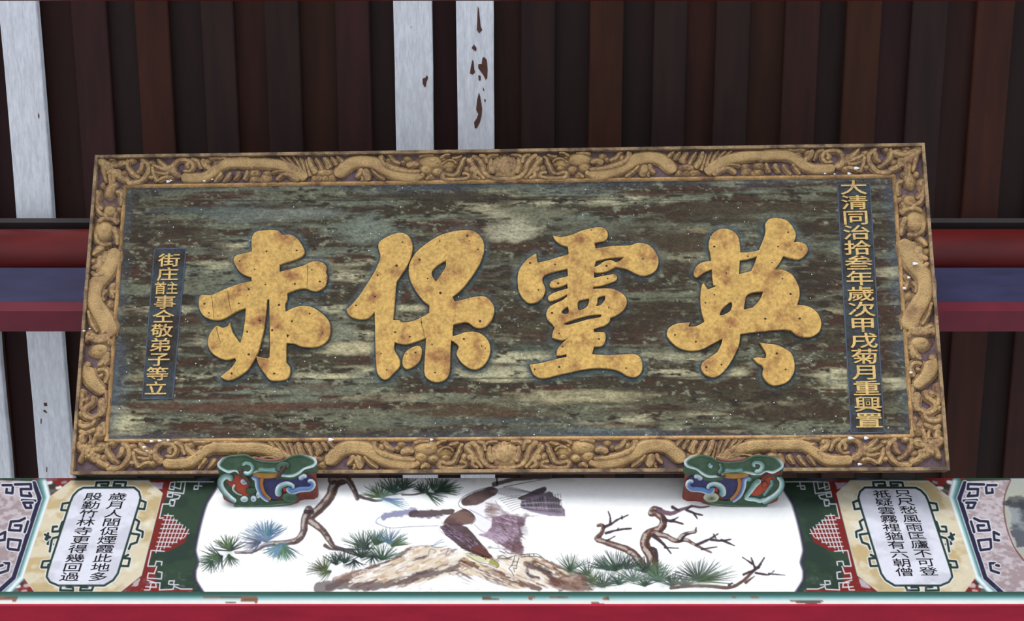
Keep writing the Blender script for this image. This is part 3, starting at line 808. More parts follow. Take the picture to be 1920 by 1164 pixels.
# side rails
CT['L'] = ((130, 330), 4.655); CT['M'] = ((120, 580), 4.655)
SBODY = seg("""
s|L|395,625 370,720 320,830 240,920 205,1000 215,1090 260,1180 310,1260 340,1340 330,1400|110,130
s|M|200,500 215,580 270,660 350,725|120,60
b|L|290,470,95,110 345,300,60,58
b|M|300,350,85,62
""")
SHEAD = seg("""
s|L|250,400 300,370 380,380 420,420|34,24|1.4
s|L|230,480 240,560 300,600 370,590|30,24|1.3
s|L|380,440 410,520 420,600|40,24|1.2
b|L|385,78,26,24 350,130,46,70 250,170,26,50 430,290,28,26 330,330,24,22
s|L|225,120 235,230 290,290|30,26
s|L|400,135 455,150 455,260|28,20
s|L|215,240 255,310 330,350|34,24
s|L|410,310 390,370 440,400|30,22
""")
SCURL = seg("""
s|L|300,600 250,640 195,690|56,24
s|L|270,690 255,775 190,800|56,34
s|L|325,650 285,760 235,835|44,24
s|L|175,830 230,865 300,850|36,24
s|L|180,900 160,1000 160,1100|22,18
s|L|405,930 365,985 395,1065|36,22
b|L|355,1115,38,40 390,1010,22,26 200,740,26,26
s|L|330,990 290,1040 300,1090|24,18
s|M|200,10 240,120 290,200|20,16|1.4
s|M|160,265 220,235 290,255 400,235|66,60
b|M|350,200,44,32 215,215,40,30 165,265,24,28 395,280,28,36
s|M|390,370 345,450 290,490|44,20
s|M|395,420 350,480|34,16
s|M|230,470 180,500 160,560|40,24
s|M|285,530 350,520 385,570 350,640|26,20
s|M|300,580 340,570|22,18
s|M|155,690 115,760 125,850 170,900|44,26
s|M|250,750 245,810 180,860 175,920 240,950 310,910|36,22
s|M|320,770 335,860 310,930|60,40
s|M|90,960 140,1015 235,1005 270,950|34,26
s|M|110,1055 180,1080 270,1040|36,26
b|M|310,1065,52,60 200,790,34,34 130,910,30,34
s|M|150,1085 152,1170|44,40
s|M|330,980 360,1030 350,1100|34,22
s|M|360,700 380,780 370,860|22,20
s|M|190,780 150,800|24,18
""")
def side(rail_, mir):
    K = 2.4 / 1610 / 4.655
    for nm, items, mt, jn in (('dragon_coil', SBODY, M_SCALE, False), ('dragon_head', SHEAD, M_GOLD, False), ('cloud_curl', SCURL, M_GOLD, False)):
        if nm == 'dragon_head': nm = 'mane_curl'
        for cr in 'LM':
            o_, s_ = CT[cr]
            def loc(x, y):
                u_, v_ = PF.at(o_[0] + x / s_, o_[1] + y / s_, -0.004)
                lim = (IL + HW) / 2 - 0.013; u_ = max(UL - lim, min(UL + lim, u_))
                return (-u_ + UR + UL if mir else u_, v_)
            stroke_set(nm, [i for i in items if i[1] == cr], mt, rail_, loc, K, jn)
    # corner leaves turning from the side rails into the corners
    for sv, tv in ((1, HH), (-1, -HH)):
        s3 = 1 if mir else -1; cx_ = s3 * HW
        its = [('s', '', [(.022, .03), (.028, .055), (.038, .085)], 20, 12, 1.), ('s', '', [(.06, .05), (.055, .08), (.062, .115)], 16, 12, 1.), ('s', '', [(.045, .055), (.048, .09), (.04, .12)], 18, 8, 1.),
               ('b', '', (.027, .092, 9, 11)), ('b', '', (.048, .05, 9, 9))]
        for it in its:
            m = MB()
            if it[0] == 's': ribbon(m, [(cx_ - s3 * a, tv - sv * b_) for a, b_ in it[2]], it[3] * .001, it[4] * .001, .0135, GW)
            else: blob(m, (cx_ - s3 * it[2][0], tv - sv * it[2][1]), it[2][2] * .001, it[2][3] * .001, .014, GW)
            m.build('petal', M_GOLD, rail_)
side(R_L, False); side(R_R, True)
# bird droppings on the frame and board
m = MB()
for x, y, r_ in ((315, 340, 3.5), (320, 338, 2), (383, 339, 2.5), (398, 336, 2), (1547, 325, 2), (1565, 326, 2), (1606, 315, 4), (1592, 325, 3.5), (1716, 494, 4), (1704, 520, 3), (1696, 540, 3.4), (1708, 698, 3),
                 (284, 827, 3), (299, 826, 3), (315, 825, 3), (270, 838, 3), (275, 845, 2), (1595, 821, 4), (1624, 821, 4), (157, 620, 2.5), (168, 616, 2), (620, 824, 4), (809, 824, 3), (1612, 870, 3)):
    blob(m, PF.at(x, y, 0), r_ * .0015 * random.uniform(1, 1.5), r_ * .0011, .002, -.001, seg=8, petals=3, pamp=.25)
tagit(m.build('white_droppings', M_FLECK, plaque), kind='stuff')
m = MB()
for _ in range(380):
    blob(m, (random.uniform(IL + .01, IR - .01), IB + (IT - IB) * random.random() ** 1.3), *(random.uniform(.0006, .0019),) * 2, .0006, WB, seg=5)
tagit(m.build('white_specks', M_FLECK, plaque), kind='stuff')

# ------------------------------------------------------------------ painted beam
YB = 2.70
BT, BBm = zr(896, YB), zr(1109, YB)
BF = Frame((0, YB, (BT + BBm) / 2), (1, 0, 0), (0, 0, 1))
beam = empty('painted_beam', Matrix.Translation(tuple(BF.o)) )
beam.matrix_world = BF.matrix()
tagit(beam, 'painted crossbeam under the plaque with an eagle scene, poem panels and fretwork', 'beam')
HB = (BT - BBm) / 2
RX, RZ = 0.00135, 0.00165
UB = 1.62
nx, nz = int(2 * UB / RX), int(2 * HB / RZ)
U = np.linspace(-UB, UB, nx); Z = np.linspace(HB, -HB, nz)
# photo-row scale for each beam row, so widths can be given in pixels
dz = BF.o[2] + Z - CAMZ
depth = YB * math.cos(PITCH) + dz * math.sin(PITCH)
ROWY = CY - FPX * (-YB * math.sin(PITCH) + dz * math.cos(PITCH)) / depth
KX = FPX / depth
PXg = CX + U[None, :] * KX[:, None]; PYg = ROWY[:, None] * np.ones((1, nx))
IMG = np.zeros((nz, nx, 3)); IMG[:] = lin((238, 238, 242))
nmed = fbm((nz, nx), (9, 60), 5, 4); nfin = fbm((nz, nx), (40, 260), 6, 3); nbig = fbm((nz, nx), (4, 24), 8, 4)
def win(x0, x1, y0, y1):
    r = np.where((ROWY >= y0 - 2) & (ROWY <= y1 + 2))[0]
    if len(r) == 0: return None
    kmin, kmax = KX[r].min(), KX[r].max()
    a = min((x0 - CX) / kmin, (x0 - CX) / kmax) - .003; b_ = max((x1 - CX) / kmin, (x1 - CX) / kmax) + .003
    i0, i1 = max(0, int((a + UB) / RX) - 1), min(nx, int((b_ + UB) / RX) + 2)
    if i1 <= i0: return None
    return slice(r[0], r[-1] + 1), slice(i0, i1)
def comp(wd, a, col):
    sub = IMG[wd]; c = col          # linear colour
    IMG[wd] = sub * (1 - a[..., None]) + c * a[..., None]
def stroke(pts, w0, w1=None, col=(0, 0, 0), a=1.0, soft=0.7, smooth=True, rough=0.0, col1=None, mirror=False, seed=0):
    if w1 is None: w1 = w0
    if mirror: pts = [(1873 - x, y) for x, y in pts]
    P = np.array(catmull(pts, 5.0)[0] if smooth and len(pts) > 2 else pts, float)
    mw = max(w0, w1) / 2 + soft + 1
    wd = win(P[:, 0].min() - mw, P[:, 0].max() + mw, P[:, 1].min() - mw, P[:, 1].max() + mw)
    if wd is None: return
    X, Y = PXg[wd], PYg[wd]; n = len(P) - 1
    best = np.full(X.shape, 99.0); pos = np.zeros(X.shape)
    for i in range(n):
        p, q = P[i], P[i + 1]; ee = q - p; l2 = ee @ ee + 1e-9
        t = np.clip(((X - p[0]) * ee[0] + (Y - p[1]) * ee[1]) / l2, 0, 1)
        s = (i + t) / n
        d = np.hypot(X - p[0] - t * ee[0], Y - p[1] - t * ee[1]) - (w0 + (w1 - w0) * s) / 2
        mk = d < best; best = np.where(mk, d, best); pos = np.where(mk, s, pos)
    if rough: best = best + (nfin[wd] - .5) * rough
    al = np.clip(0.5 - best / (2 * soft) , 0, 1) * a
    c = lin(col)
    if col1 is not None: c = lin(col)[None, None] * (1 - pos[..., None]) + lin(col1)[None, None] * pos[..., None]
    comp(wd, al, c if isinstance(c, np.ndarray) and c.ndim == 3 else np.asarray(c))
def poly(pts, col, a=1.0, soft=0.7, rough=0.0, mirror=False, smooth=False, tex=None, col2=None, clip=None):
    if mirror: pts = [(1873 - x, y) for x, y in pts]
    P = np.array(catmull(pts, 6.0, True)[0] if smooth else pts, float); Q = np.roll(P, -1, 0)
    wd = win(P[:, 0].min() - 3, P[:, 0].max() + 3, P[:, 1].min() - 3, P[:, 1].max() + 3)
    if wd is None: return
    X, Y = PXg[wd], PYg[wd]; D = np.full(X.shape, 99.0); inside = np.zeros(X.shape, bool)
    for p, q in zip(P, Q):
        ee = q - p; l2 = ee @ ee + 1e-9
        t = np.clip(((X - p[0]) * ee[0] + (Y - p[1]) * ee[1]) / l2, 0, 1)
        D = np.minimum(D, np.hypot(X - p[0] - t * ee[0], Y - p[1] - t * ee[1]))
        if abs(ee[1]) > 1e-9:
            cr = ((p[1] > Y) != (q[1] > Y)) & (X < (q[0] - p[0]) * (Y - p[1]) / (q[1] - p[1]) + p[0]); inside ^= cr
    sd = np.where(inside, -D, D)
    if rough: sd = sd + (nmed[wd] - .5) * rough + (nfin[wd] - .5) * rough * .5
    al = np.clip(.5 - sd / (2 * soft), 0, 1) * a
    c = lin(col)
    if col2 is not None:
        t = np.clip((nmed[wd] - .42) * 6, 0, 1)[..., None] if tex is None else np.clip((nfin[wd] * .5 + nmed[wd] * .5 - .45) * 8, 0, 1)[..., None]
        c = lin(col)[None, None] * (1 - t) + lin(col2)[None, None] * t
    comp(wd, al, np.asarray(c))
def C1(t): return [(float(a.split(',')[0]) / 4.0975, 880 + float(a.split(',')[1]) / 4.0975) for a in t.split()]
def C2(t): return [(360 + float(a.split(',')[0]) / 3.485, 830 + float(a.split(',')[1]) / 3.485) for a in t.split()]
def C3(t): return [(660 + float(a.split(',')[0]) / 4.571, 880 + float(a.split(',')[1]) / 4.571) for a in t.split()]
def C4(t): return [(1060 + float(a.split(',')[0]) / 3.485, 830 + float(a.split(',')[1]) / 3.485) for a in t.split()]
def C5(t): return [(1480 + float(a.split(',')[0]) / 4.098, 880 + float(a.split(',')[1]) / 4.098) for a in t.split()]

GRN, RDB, NAVY, WHT, DGR = (62, 82, 66), (132, 50, 46), (52, 48, 78), (232, 234, 236), (50, 72, 62)
# ends, fields
for mr in (False, True):
    poly([(-400, 890), (420, 890), (385, 1112), (-400, 1112)], GRN, mirror=mr, col2=(54, 72, 62))
    # dark line round the white picture field
    fld = [(412, 893), (404, 916), (387, 944), (375, 985), (366, 1031), (371, 1054), (366, 1070), (367, 1088), (382, 1112)]
    poly([(936, 886)] + fld + [(936, 1114)], (255, 255, 255), mirror=mr)
    stroke(fld, 7, 7, (66, 62, 84), .9, 2.2, mirror=mr)
    poly([(937, 886)] + [(x + 4, y) for x, y in fld] + [(937, 1114)], (255, 255, 255), mirror=mr)
    # left end: marbled panel, navy key fret
    poly([(-400, 890), (62, 902), (75, 934), (27, 1082), (-5, 1114), (-400, 1114)], (196, 186, 190), mirror=mr, col2=(168, 152, 154), tex=1)
    # red corner triangles
    poly([(60, 888), (150, 888), (92, 934)], RDB, mirror=mr); poly(C1("185,820 290,965 60,965"), RDB, mirror=mr)
    for (x, y, c, r1) in ((98, 912, DGR, 9), (110, 915, WHT, 6), (92, 905, WHT, 6), (120, 905, (150, 160, 160), 5), (100, 921, (90, 120, 110), 6), (50, 1098, (200, 180, 176), 7), (38, 1093, DGR, 8), (33, 1100, WHT, 6), (28, 1108, (90, 120, 110), 7), (45, 1108, (206, 170, 160), 5)):
        stroke([(x - 3, y), (x + 3, y - 1)], r1, r1, c, .9, 1.2, rough=3, mirror=mr)
    # teal to white slanted moulding
    A_ = C1("322,95 352,215 150,825 20,965")
    stroke(A_, 17, 17, (74, 110, 100), mirror=mr, smooth=False)
    stroke([(x + 2, y) for x, y in A_], 12, 12, (120, 166, 168), 1, 3, mirror=mr, smooth=False)
    stroke([(x + 5, y) for x, y in A_], 7, 7, (226, 236, 238), 1, 2.5, mirror=mr, smooth=False)
    B_ = C1("262,105 304,220 104,832 -20,945")
    stroke(B_, 11, 11, (216, 218, 224), mirror=mr, smooth=False); stroke(B_, 8.5, 8.5, NAVY, mirror=mr, smooth=False)
    for t in ("20,120 100,120 95,182 48,178 52,150", "115,115 235,112 240,150 160,150 165,200 240,205 225,180", "170,235 270,240", "250,255 180,255 200,295 240,295 235,275", "0,500 40,480 35,540 0,545",
              "190,375 150,395 85,400 70,465 155,470 165,430 115,430", "60,600 65,535 160,545 140,620 70,610", "0,795 60,775 70,720 30,720", "0,740 20,735", "215,400 190,480"):
        P = C1(t); stroke(P, 8.4, 8.4, WHT, smooth=False, mirror=mr)
        stroke(P, 5.6, 5.6, NAVY, smooth=False, mirror=mr)
    # tan octagon
    oct_ = C1("382,212 545,88 1140,85 1248,182 1086,812 915,950 280,958 178,822")
    poly(oct_, (198, 178, 138), mirror=mr, col2=(216, 206, 182)); P = oct_ + oct_[:1]
    stroke(P, 1.4, 1.4, (220, 214, 206), .8, smooth=False, mirror=mr)
    for (x, y, r1, a_) in ((100, 960, 12, .5), (80, 1010, 10, .4), (270, 985, 12, .6), (250, 1060, 14, .5), (120, 1095, 16, .5), (280, 930, 10, .5), (290, 915, 9, .6), (70, 1060, 8, .4)):
        stroke([(x - 8, y + 3), (x + 8, y - 3)], r1, r1 * .6, (232, 226, 212), a_, 3, rough=10, mirror=mr)
    inner = C1("640,140 1030,138 1068,170 1080,215 1072,255 905,800 870,850 800,892 450,892 385,865 358,825 368,775 540,250 562,200 600,160")
    ir = inner + inner[:1]
    stroke(ir, 7.6, 7.6, WHT, smooth=False, mirror=mr)
    for t in ("735,135 742,100 835,98 828,122 778,120", "960,132 968,98 880,96 872,122 925,122", "470,885 462,928 562,930 560,905 512,903", "720,890 705,928 615,928 622,903 672,905",
              "560,240 535,255 482,262 470,312 522,314 528,284", "500,395 478,405 455,475 402,478 408,440 438,438", "465,500 440,520 378,520 366,572 408,574", "455,515 400,530 382,630", "345,500 385,520 350,535 370,490 360,540",
              "395,700 330,706 318,752 368,752 372,730", "1075,235 1120,252 1108,305 1062,300", "1045,385 1070,400 1050,460 1098,478 1092,520", "1000,490 1070,500 1050,560 1005,575 990,610", "985,655 940,680 998,684 985,742 935,740"):
        P = C1(t); stroke(P, 7.4, 7.4, WHT, smooth=False, mirror=mr)
        stroke(P, 4.8, 4.8, (46, 66, 58), smooth=False, mirror=mr)
    poly(inner, (222, 222, 232), mirror=mr, col2=(206, 206, 216)); stroke(ir, 4.4, 4.4, DGR, smooth=False, mirror=mr)
    # red border and white interlace
    rb = C1("1150,80 1330,80 1250,270 1228,360 1290,350 1450,480 1420,560 1290,630 1180,625 1140,740 1205,745 1195,850 1230,920 1480,918 1480,962 900,962 1092,815 1252,182")
    poly(rb, RDB, mirror=mr)
    poly(C1("1160,95 1260,100 1245,150 1205,150"), (196, 186, 196), .8, rough=6, mirror=mr); poly(C1("1080,830 1060,900 980,915 1040,850"), (200, 190, 196), .8, rough=8, mirror=mr)
    for t in ("1310,100 1345,95 1335,155 1300,150 1310,100", "1360,95 1425,95 1410,185 1290,170", "1640,95 1395,93 1385,150 1320,130", "1530,95 1520,150 1490,152 1495,125 1550,128", "1340,190 1385,200 1370,225 1310,232 1300,265",
              "1290,182 1330,182 1322,212 1285,208 1290,182", "1315,235 1345,240 1335,280 1305,278", "1310,265 1250,265 1225,375 1255,372", "1235,625 1162,622 1135,742 1190,742 1200,705 1245,708 1240,735",
              "1205,745 1185,800 1140,795 1132,835 1240,840 1245,790 1215,785", "1150,870 1230,870 1225,925 1330,920 1340,885 1372,885", "1300,855 1340,855 1332,885 1295,880 1300,855", "1345,900 1390,918 1475,918",
              "1120,900 1200,905 1195,870 1130,850", "1110,925 1150,925 1160,880"):
        stroke(C1(t), 1.9, 1.9, (222, 222, 226), .95, .6, smooth=False, mirror=mr)
    # lattice diamond
    for k in range(9):
        y_ = 352 + k * 34; half = 1 - abs(y_ - 490) / 165.0
        if half <= 0: continue
        xl = 1262 - (y_ - 350) * .27; xr_ = xl + 40 + half * 190
        stroke(C1(f"{xl},{y_} {xr_},{y_+4}"), 1.5, 1.5, (220, 220, 224), .95, .55, smooth=False, mirror=mr)
    for k in range(8):
        x_ = 1262 + k * 27; h_ = 150 - k * 17
        stroke(C1(f"{x_ + h_*.27 -10},{490 - h_} {x_ - h_*.27 -25},{490 + h_}"), 1.5, 1.5, (220, 220, 224), .95, .55, smooth=False, mirror=mr)
# right-hand end medallion edge
poly(C5("1700,70 1655,200 1650,330 1690,470 1740,600 1830,720 2300,720 2300,70"), (176, 178, 168))
poly(C5("1660,260 1760,250 1900,270 1900,580 1760,590 1700,420"), (88, 92, 104), .9, 2, rough=22, col2=(150, 156, 160))
poly(C5("1690,200 1810,215 1850,300 1680,300"), (60, 62, 66), .7, 2, rough=16)
stroke(C5("1700,80 1652,220 1660,400 1720,580 1803,700 1850,740"), 2.4, 2.4, (120, 60, 48), .9)
# --- the picture: pine, rock, eagle
BRN, GRY, DK = (118, 98, 92), (98, 88, 96), (58, 50, 60)
def needles(cx_, cy_, a0, a1, L, n, c, w_=1.75, jit=.22, ysc=.75, alpha=.95):
    am = math.radians((a0 + a1) / 2)
    stroke([(cx_, cy_), (cx_ + math.cos(am) * L * .45, cy_ - math.sin(am) * L * .35)], L * .5, L * .7, tuple(min(255, int(q * .6 + 90)) for q in c), .28, L * .16)
    stroke([(cx_, cy_), (cx_ + math.cos(am) * L * .2, cy_ - math.sin(am) * L * .15)], L * .16, L * .2, tuple(int(q * .8) for q in c), .55, L * .07)
    for i in range(n):
        a = math.radians(a0 + (a1 - a0) * (i + random.uniform(-.4, .4)) / max(1, n - 1)); l = L * random.uniform(1 - jit, 1 + jit)
        x0, y0 = cx_ + random.uniform(-3, 3), cy_ + random.uniform(-2, 2)
        x1, y1 = x0 + math.cos(a) * l, y0 - math.sin(a) * l * ysc
        mx, my = (x0 + x1) / 2 + random.uniform(-1, 1), (y0 + y1) / 2 + random.uniform(-.5, 1.5)
        stroke([(x0, y0), (mx, my), (x1, y1)], w_ * 1.2, w_ * .45, tuple(int(t * random.uniform(.8, 1.15)) for t in c), alpha, .6, smooth=False)
def branch(pts, w0, w1, col=BRN, col1=None, outline=True):
    if outline: stroke(pts, w0 + 1.6, w1 + .8, DK, .75, .8, rough=1.5)
    stroke(pts, w0, w1, col, .95, .9, rough=2, col1=col1)
    if w0 > 8:
        stroke([(x + w0 * .22, y + 1.5) for x, y in pts], w0 * .3, w1 * .3, tuple(int(q * .66) for q in col), .7, 1.2, rough=7)
        stroke([(x - w0 * .16, y - 1) for x, y in pts], w0 * .34, w1 * .2, (206, 192, 184), .8, 1.2, rough=8)
# rock
poly(C3("-60,1025 -120,960 0,880 150,840 370,760 490,665 700,650 960,700 1180,740 1330,720 1560,720 1720,790 1900,900 2050,960 2060,1025"), (226, 212, 192), 1, 2, rough=4, col2=(240, 234, 226))
for (t, w0_, w1_, c, a_) in (("-200,1010 -60,940 120,860 320,800 430,720 500,670 690,655", 26, 5, (110, 84, 80), .75), ("-280,1015 -100,985 150,1000 400,960 640,900 800,870 960,800", 44, 16, (122, 104, 104), .85),
        ("950,790 1080,830 1250,890 1420,960 1600,1020", 30, 20, (120, 78, 62), .85), ("950,770 820,810 640,870 520,900", 8, 14, (96, 80, 86), .8), ("350,900 480,800 640,740", 3, 12, (88, 76, 84), .85),
        ("100,920 250,860 400,800 500,730", 8, 3, (160, 128, 104), .6), ("-150,940 50,880 180,850", 22, 8, (168, 132, 116), .7), ("1180,670 1320,680", 8, 5, (150, 140, 150), .7),
        ("1490,810 1560,830 1650,870 1720,940 1790,1020", 20, 22, (84, 66, 68), .9), ("1500,815 1510,900 1600,930", 12, 12, (92, 72, 74), .9), ("1560,780 1700,830 1850,930 1930,1010", 12, 16, (176, 138, 110), .8),
        ("1680,880 1740,940 1800,1020", 3, 3, (60, 44, 44), .9), ("1860,860 1960,900 2040,960 2050,1010", 16, 20, (112, 70, 60), .85), ("1980,880 2050,920 2070,980", 4, 3, (220, 200, 190), .8),
        ("250,960 420,900 560,850", 10, 10, (216, 190, 150), .6), ("420,830 560,780 600,770", 8, 6, (200, 180, 150), .5), ("700,760 900,720", 14, 6, (236, 222, 200), .6)):
    stroke(C3(t), w0_ * .5, w1_ * .5, tuple(int(q * .9) for q in c), a_, 1.6, rough=7)
poly(C3("420,1026 620,960 800,915 1050,910 1250,980 1370,1026"), (254, 254, 255), 1, 1.2, rough=3)
tp = np.array([(-60, 1000), (0, 872), (150, 838), (370, 757), (500, 664), (700, 652), (960, 702), (1200, 745), (1560, 722), (1720, 792), (1900, 905), (2050, 965)])
bt = np.array([(-60, 1024), (400, 1024), (620, 955), (800, 910), (1050, 908), (1250, 978), (1380, 1024), (2050, 1024)])
for _ in range(420):
    x_ = random.uniform(-40, 2020); yt, yb = np.interp(x_, tp[:, 0], tp[:, 1]), np.interp(x_, bt[:, 0], bt[:, 1])
    t = random.random(); y_ = yt + (yb - yt) * t
    if yb - yt < 20: continue
    sl = (-.42 if x_ < 900 else .46) + random.uniform(-.12, .12); l = random.uniform(30, 130)
    dk = abs(t - .92) < .16 or t < .10 or (1480 < x_ < 1800 and .2 < t < .7)
    c = random.choice([(112, 92, 96), (128, 100, 88), (104, 78, 66), (140, 120, 122)] if dk else [(226, 204, 172), (240, 232, 222), (206, 172, 134), (214, 198, 190), (186, 152, 122), (248, 244, 240)])
    y1 = y_ + sl * l
    if y1 > 1024 or y1 < np.interp(x_ + l, tp[:, 0], tp[:, 1]) - 6: continue
    stroke(C3(f"{x_},{y_} {x_ + l*.5},{y_ + sl*l*.5 + random.uniform(-8, 8)} {x_ + l},{y1}"), random.uniform(1, 5), random.uniform(.6, 2), c, random.uniform(.4, .85), .9, rough=3)
# left pine
branch(C2("1000,232 935,270 905,345 850,415 795,465 755,505"), 19, 15)
branch(C2("915,245 1010,240 1055,300 1080,365"), 15, 7)
branch(C2("1080,345 1130,362 1200,378 1240,375"), 6, 3, GRY)
branch(C2("765,440 738,500 728,580 690,635 600,655 500,660 400,708 285,716"), 15, 3.5, BRN, (110, 96, 112))
branch(C2("780,515 850,570 900,640 930,680 1010,705 1090,740"), 14, 4)
branch(C2("930,690 1050,697 1190,690"), 4, 2, GRY)
branch(C2("690,640 730,610"), 7, 3); branch(C2("870,670 900,690 950,700"), 6, 3)
stroke(C2("745,450 785,452"), 9, 8, (70, 58, 62), .9, 1.2)
G1, G2, G3, BL = (70, 92, 78), (92, 112, 80), (58, 74, 66), (120, 150, 176)
for (t, a0, a1, L, n, c) in (("250,700", 20, 175, 34, 34, G3), ("190,745", 120, 275, 36, 34, G3), ("130,775", 150, 300, 28, 18, G1), ("240,735", 240, 330, 28, 18, G1), ("160,760", 90, 170, 22, 10, G2), ("230,680", 60, 150, 26, 16, G2),
        ("485,640", 35, 170, 44, 40, (110, 134, 160)), ("470,600", 60, 160, 30, 22, (120, 146, 170)), ("440,650", 150, 250, 30, 18, (96, 104, 130)), ("500,600", 20, 100, 34, 18, (96, 130, 150)),
        ("590,665", 190, 330, 38, 46, (92, 128, 134)), ("600,680", 225, 320, 30, 26, (96, 136, 110)), ("570,690", 180, 260, 26, 14, BL),
        ("1240,352", 10, 175, 34, 34, G2), ("1320,325", 20, 150, 36, 44, G1), ("1380,300", 20, 130, 30, 30, G1), ("1250,365", -35, 0, 44, 12, (120, 160, 170)), ("1220,350", 100, 190, 26, 14, G2),
        ("1120,680", 30, 165, 38, 36, G1), ("1200,660", 20, 120, 34, 30, G1), ("1290,655", 10, 150, 34, 30, (100, 132, 140)), ("1310,670", 0, 60, 30, 18, G2), ("1150,690", 80, 180, 26, 16, G3),
        ("870,830", 60, 200, 32, 30, (88, 96, 62)), ("940,790", 40, 150, 26, 24, G3), ("900,840", 170, 250, 24, 16, G2), ("1000,780", 30, 160, 30, 26, G3), ("1110,745", 20, 160, 34, 36, G3), ("1240,760", 10, 165, 36, 42, G1), ("1180,740", 190, 340, 22, 18, G3),
        ("1060,770", 200, 340, 22, 18, G3)):
    p = C2(t)[0]; needles(p[0], p[1], a0, a1, L, n, c)
for t, a0, a1, L, n, c in (("640,190", 60, 200, 26, 20, G3), ("700,170", 20, 120, 32, 34, G1), ("760,180", -20, 70, 34, 34, G1), ("650,205", -60, 0, 36, 16, G1), ("720,190", 0, 60, 30, 24, G3), ("600,190", 60, 150, 22, 12, G3)):
    p = C3(t)[0]; needles(p[0], p[1], a0, a1, L, n, c)
stroke(C3("430,215 540,215 640,195"), 4, 2, GRY, .9)
# eagle
stroke(C3("1215,128 1400,85 1780,62"), 8, 5, (96, 72, 72), .9, 1, rough=2); stroke(C3("1240,55 1245,130"), 3, 3.5, (60, 48, 50), .95)
stroke(C3("1300,150 1500,110 1700,78"), 2, 1.2, (110, 90, 96), .8)
poly(C3("960,330 1200,260 1300,330 1320,400 1500,400 1450,560 1100,560 1060,450"), (240, 238, 244), 1, 1.5)
stroke(C3("275,405 340,385 430,370 540,365"), 11, 14, (132, 130, 168), .85, 1.5, rough=8)
stroke(C3("520,380 640,375 740,372 850,360"), 15, 12, (96, 78, 80), .95, 1.2, rough=7)
stroke(C3("540,400 640,400 780,395"), 9, 6, (110, 96, 110), .7, 2, rough=10)
stroke(C3("200,455 320,500 500,490 740,482"), 1.2, 1, (90, 96, 110), .9)
stroke(C3("235,410 205,440 225,475"), 2.4, 1, (140, 170, 200), .8)
poly(C3("785,465 830,395 955,338 1010,360 1052,405 1045,450 1010,470 880,480"), (96, 64, 58), .95, 1, rough=2, smooth=True, col2=(124, 94, 86))
stroke(C3("955,338 1010,360 1055,410 1048,450 1020,472"), 1.6, 1.2, (50, 40, 46), .9)
stroke(C3("1240,140 1100,170 960,230 912,290 930,325 1000,355"), 1.3, 1.3, (60, 54, 64), .9)
poly(C3("938,270 1000,215 1100,175 1200,150 1252,178 1230,215 1150,262 1080,300 1000,312 955,308"), (84, 62, 60), .95, 1, rough=3, smooth=True, col2=(110, 84, 80))
for k in range(10):
    stroke(C3(f"{1190 + k*22},{190 + k*6} {1280 + k*24},{160 + k*4} {1380 + k*30},{150 + k*8}"), 2.2, .9, (150 - k * 3, 128, 138), .75, .8)
for k in range(7):
    stroke(C3(f"{1260 + k*18},{250 + k*18} {1360 + k*14},{230 + k*16} {1460 + k*10},{225 + k*18}"), 1.4, 1.2, (130, 118, 128), .75, .8)
for k in range(16):
    y_ = 290 + k * 8; stroke(C3(f"{1150 + (k % 3)*20},{y_} {1240 + (k % 4)*16},{y_ + 6}"), 3.2, 1, (150, 122, 110), .6, 1)
poly(C3("1415,245 1500,205 1600,160 1660,148 1668,180 1600,230 1480,265"), (78, 66, 70), .95, 1, rough=2, smooth=True)
poly(C3("1440,300 1480,240 1600,215 1690,185 1718,200 1722,225 1790,262 1780,300 1825,345 1828,402 1700,400 1580,378 1500,350 1450,325"), (96, 84, 96), .92, 1.2, rough=3, col2=(136, 118, 138))
for k in range(16): stroke(C3(f"{1455 + k*22},{268 - k*4} {1475 + k*22},{320 + k*4}"), 1.7, 1.2, random.choice([(58, 50, 58), (84, 72, 84), (160, 148, 168)]), .7, .8, rough=2)
for k in range(6): stroke(C3(f"1460,{280 + k*14} {1600},{262 + k*22} {1800},{262 + k*26}"), 1.3, 1.1, (190, 182, 196) if k % 2 else (60, 52, 60), .7, .6)
poly(C3("1205,410 1330,385 1500,405 1470,480 1430,490 1462,560 1440,600 1475,690 1465,735 1400,722 1300,660 1200,610 1085,560 1150,540 1200,500"), (142, 116, 132), .92, 1.5, rough=5, col2=(176, 152, 172), tex=1)
for _ in range(150):
    x_, y_ = random.uniform(1200, 1450), random.uniform(400, 720); 
    if x_ < 1130 + (y_ - 560) * .9 and y_ > 560: continue
    a_ = random.uniform(.2, .7); l = random.uniform(30, 60)
    stroke(C3(f"{x_},{y_} {x_ + l*math.cos(a_)},{y_ + l*math.sin(a_)}"), 1.4, .6, random.choice([(100, 72, 78), (126, 96, 110), (206, 192, 208), (84, 58, 56)]), .7, .6)
for k in range(26):
    y_ = 405 + k * 12.5; x_ = 1500 - abs(k - 10) * 3 - (30 if k > 12 else 0)
    stroke(C3(f"{x_ - 60},{y_} {x_},{y_ + 6} {x_ + random.uniform(0, 22)},{y_ + random.uniform(4, 16)}"), 2.2, .6, (96, 72, 80), .7, .7)
for t in ("1010,345 1080,380 1150,420 1200,440", "1050,470 1100,520 1160,545", "1230,270 1260,320 1330,380", "1480,400 1560,398 1600,392", "1330,250 1420,240"):
    stroke(C3(t), 1.6, .8, (140, 124, 134), .7, .8)
poly(C3("1300,640 1440,620 1478,700 1460,735 1380,720"), (112, 76, 74), .6, 3, rough=6)
stroke(C3("1160,350 1260,340 1320,380 1560,400"), 8, 2, (122, 96, 96), .6, 2.5, rough=10)
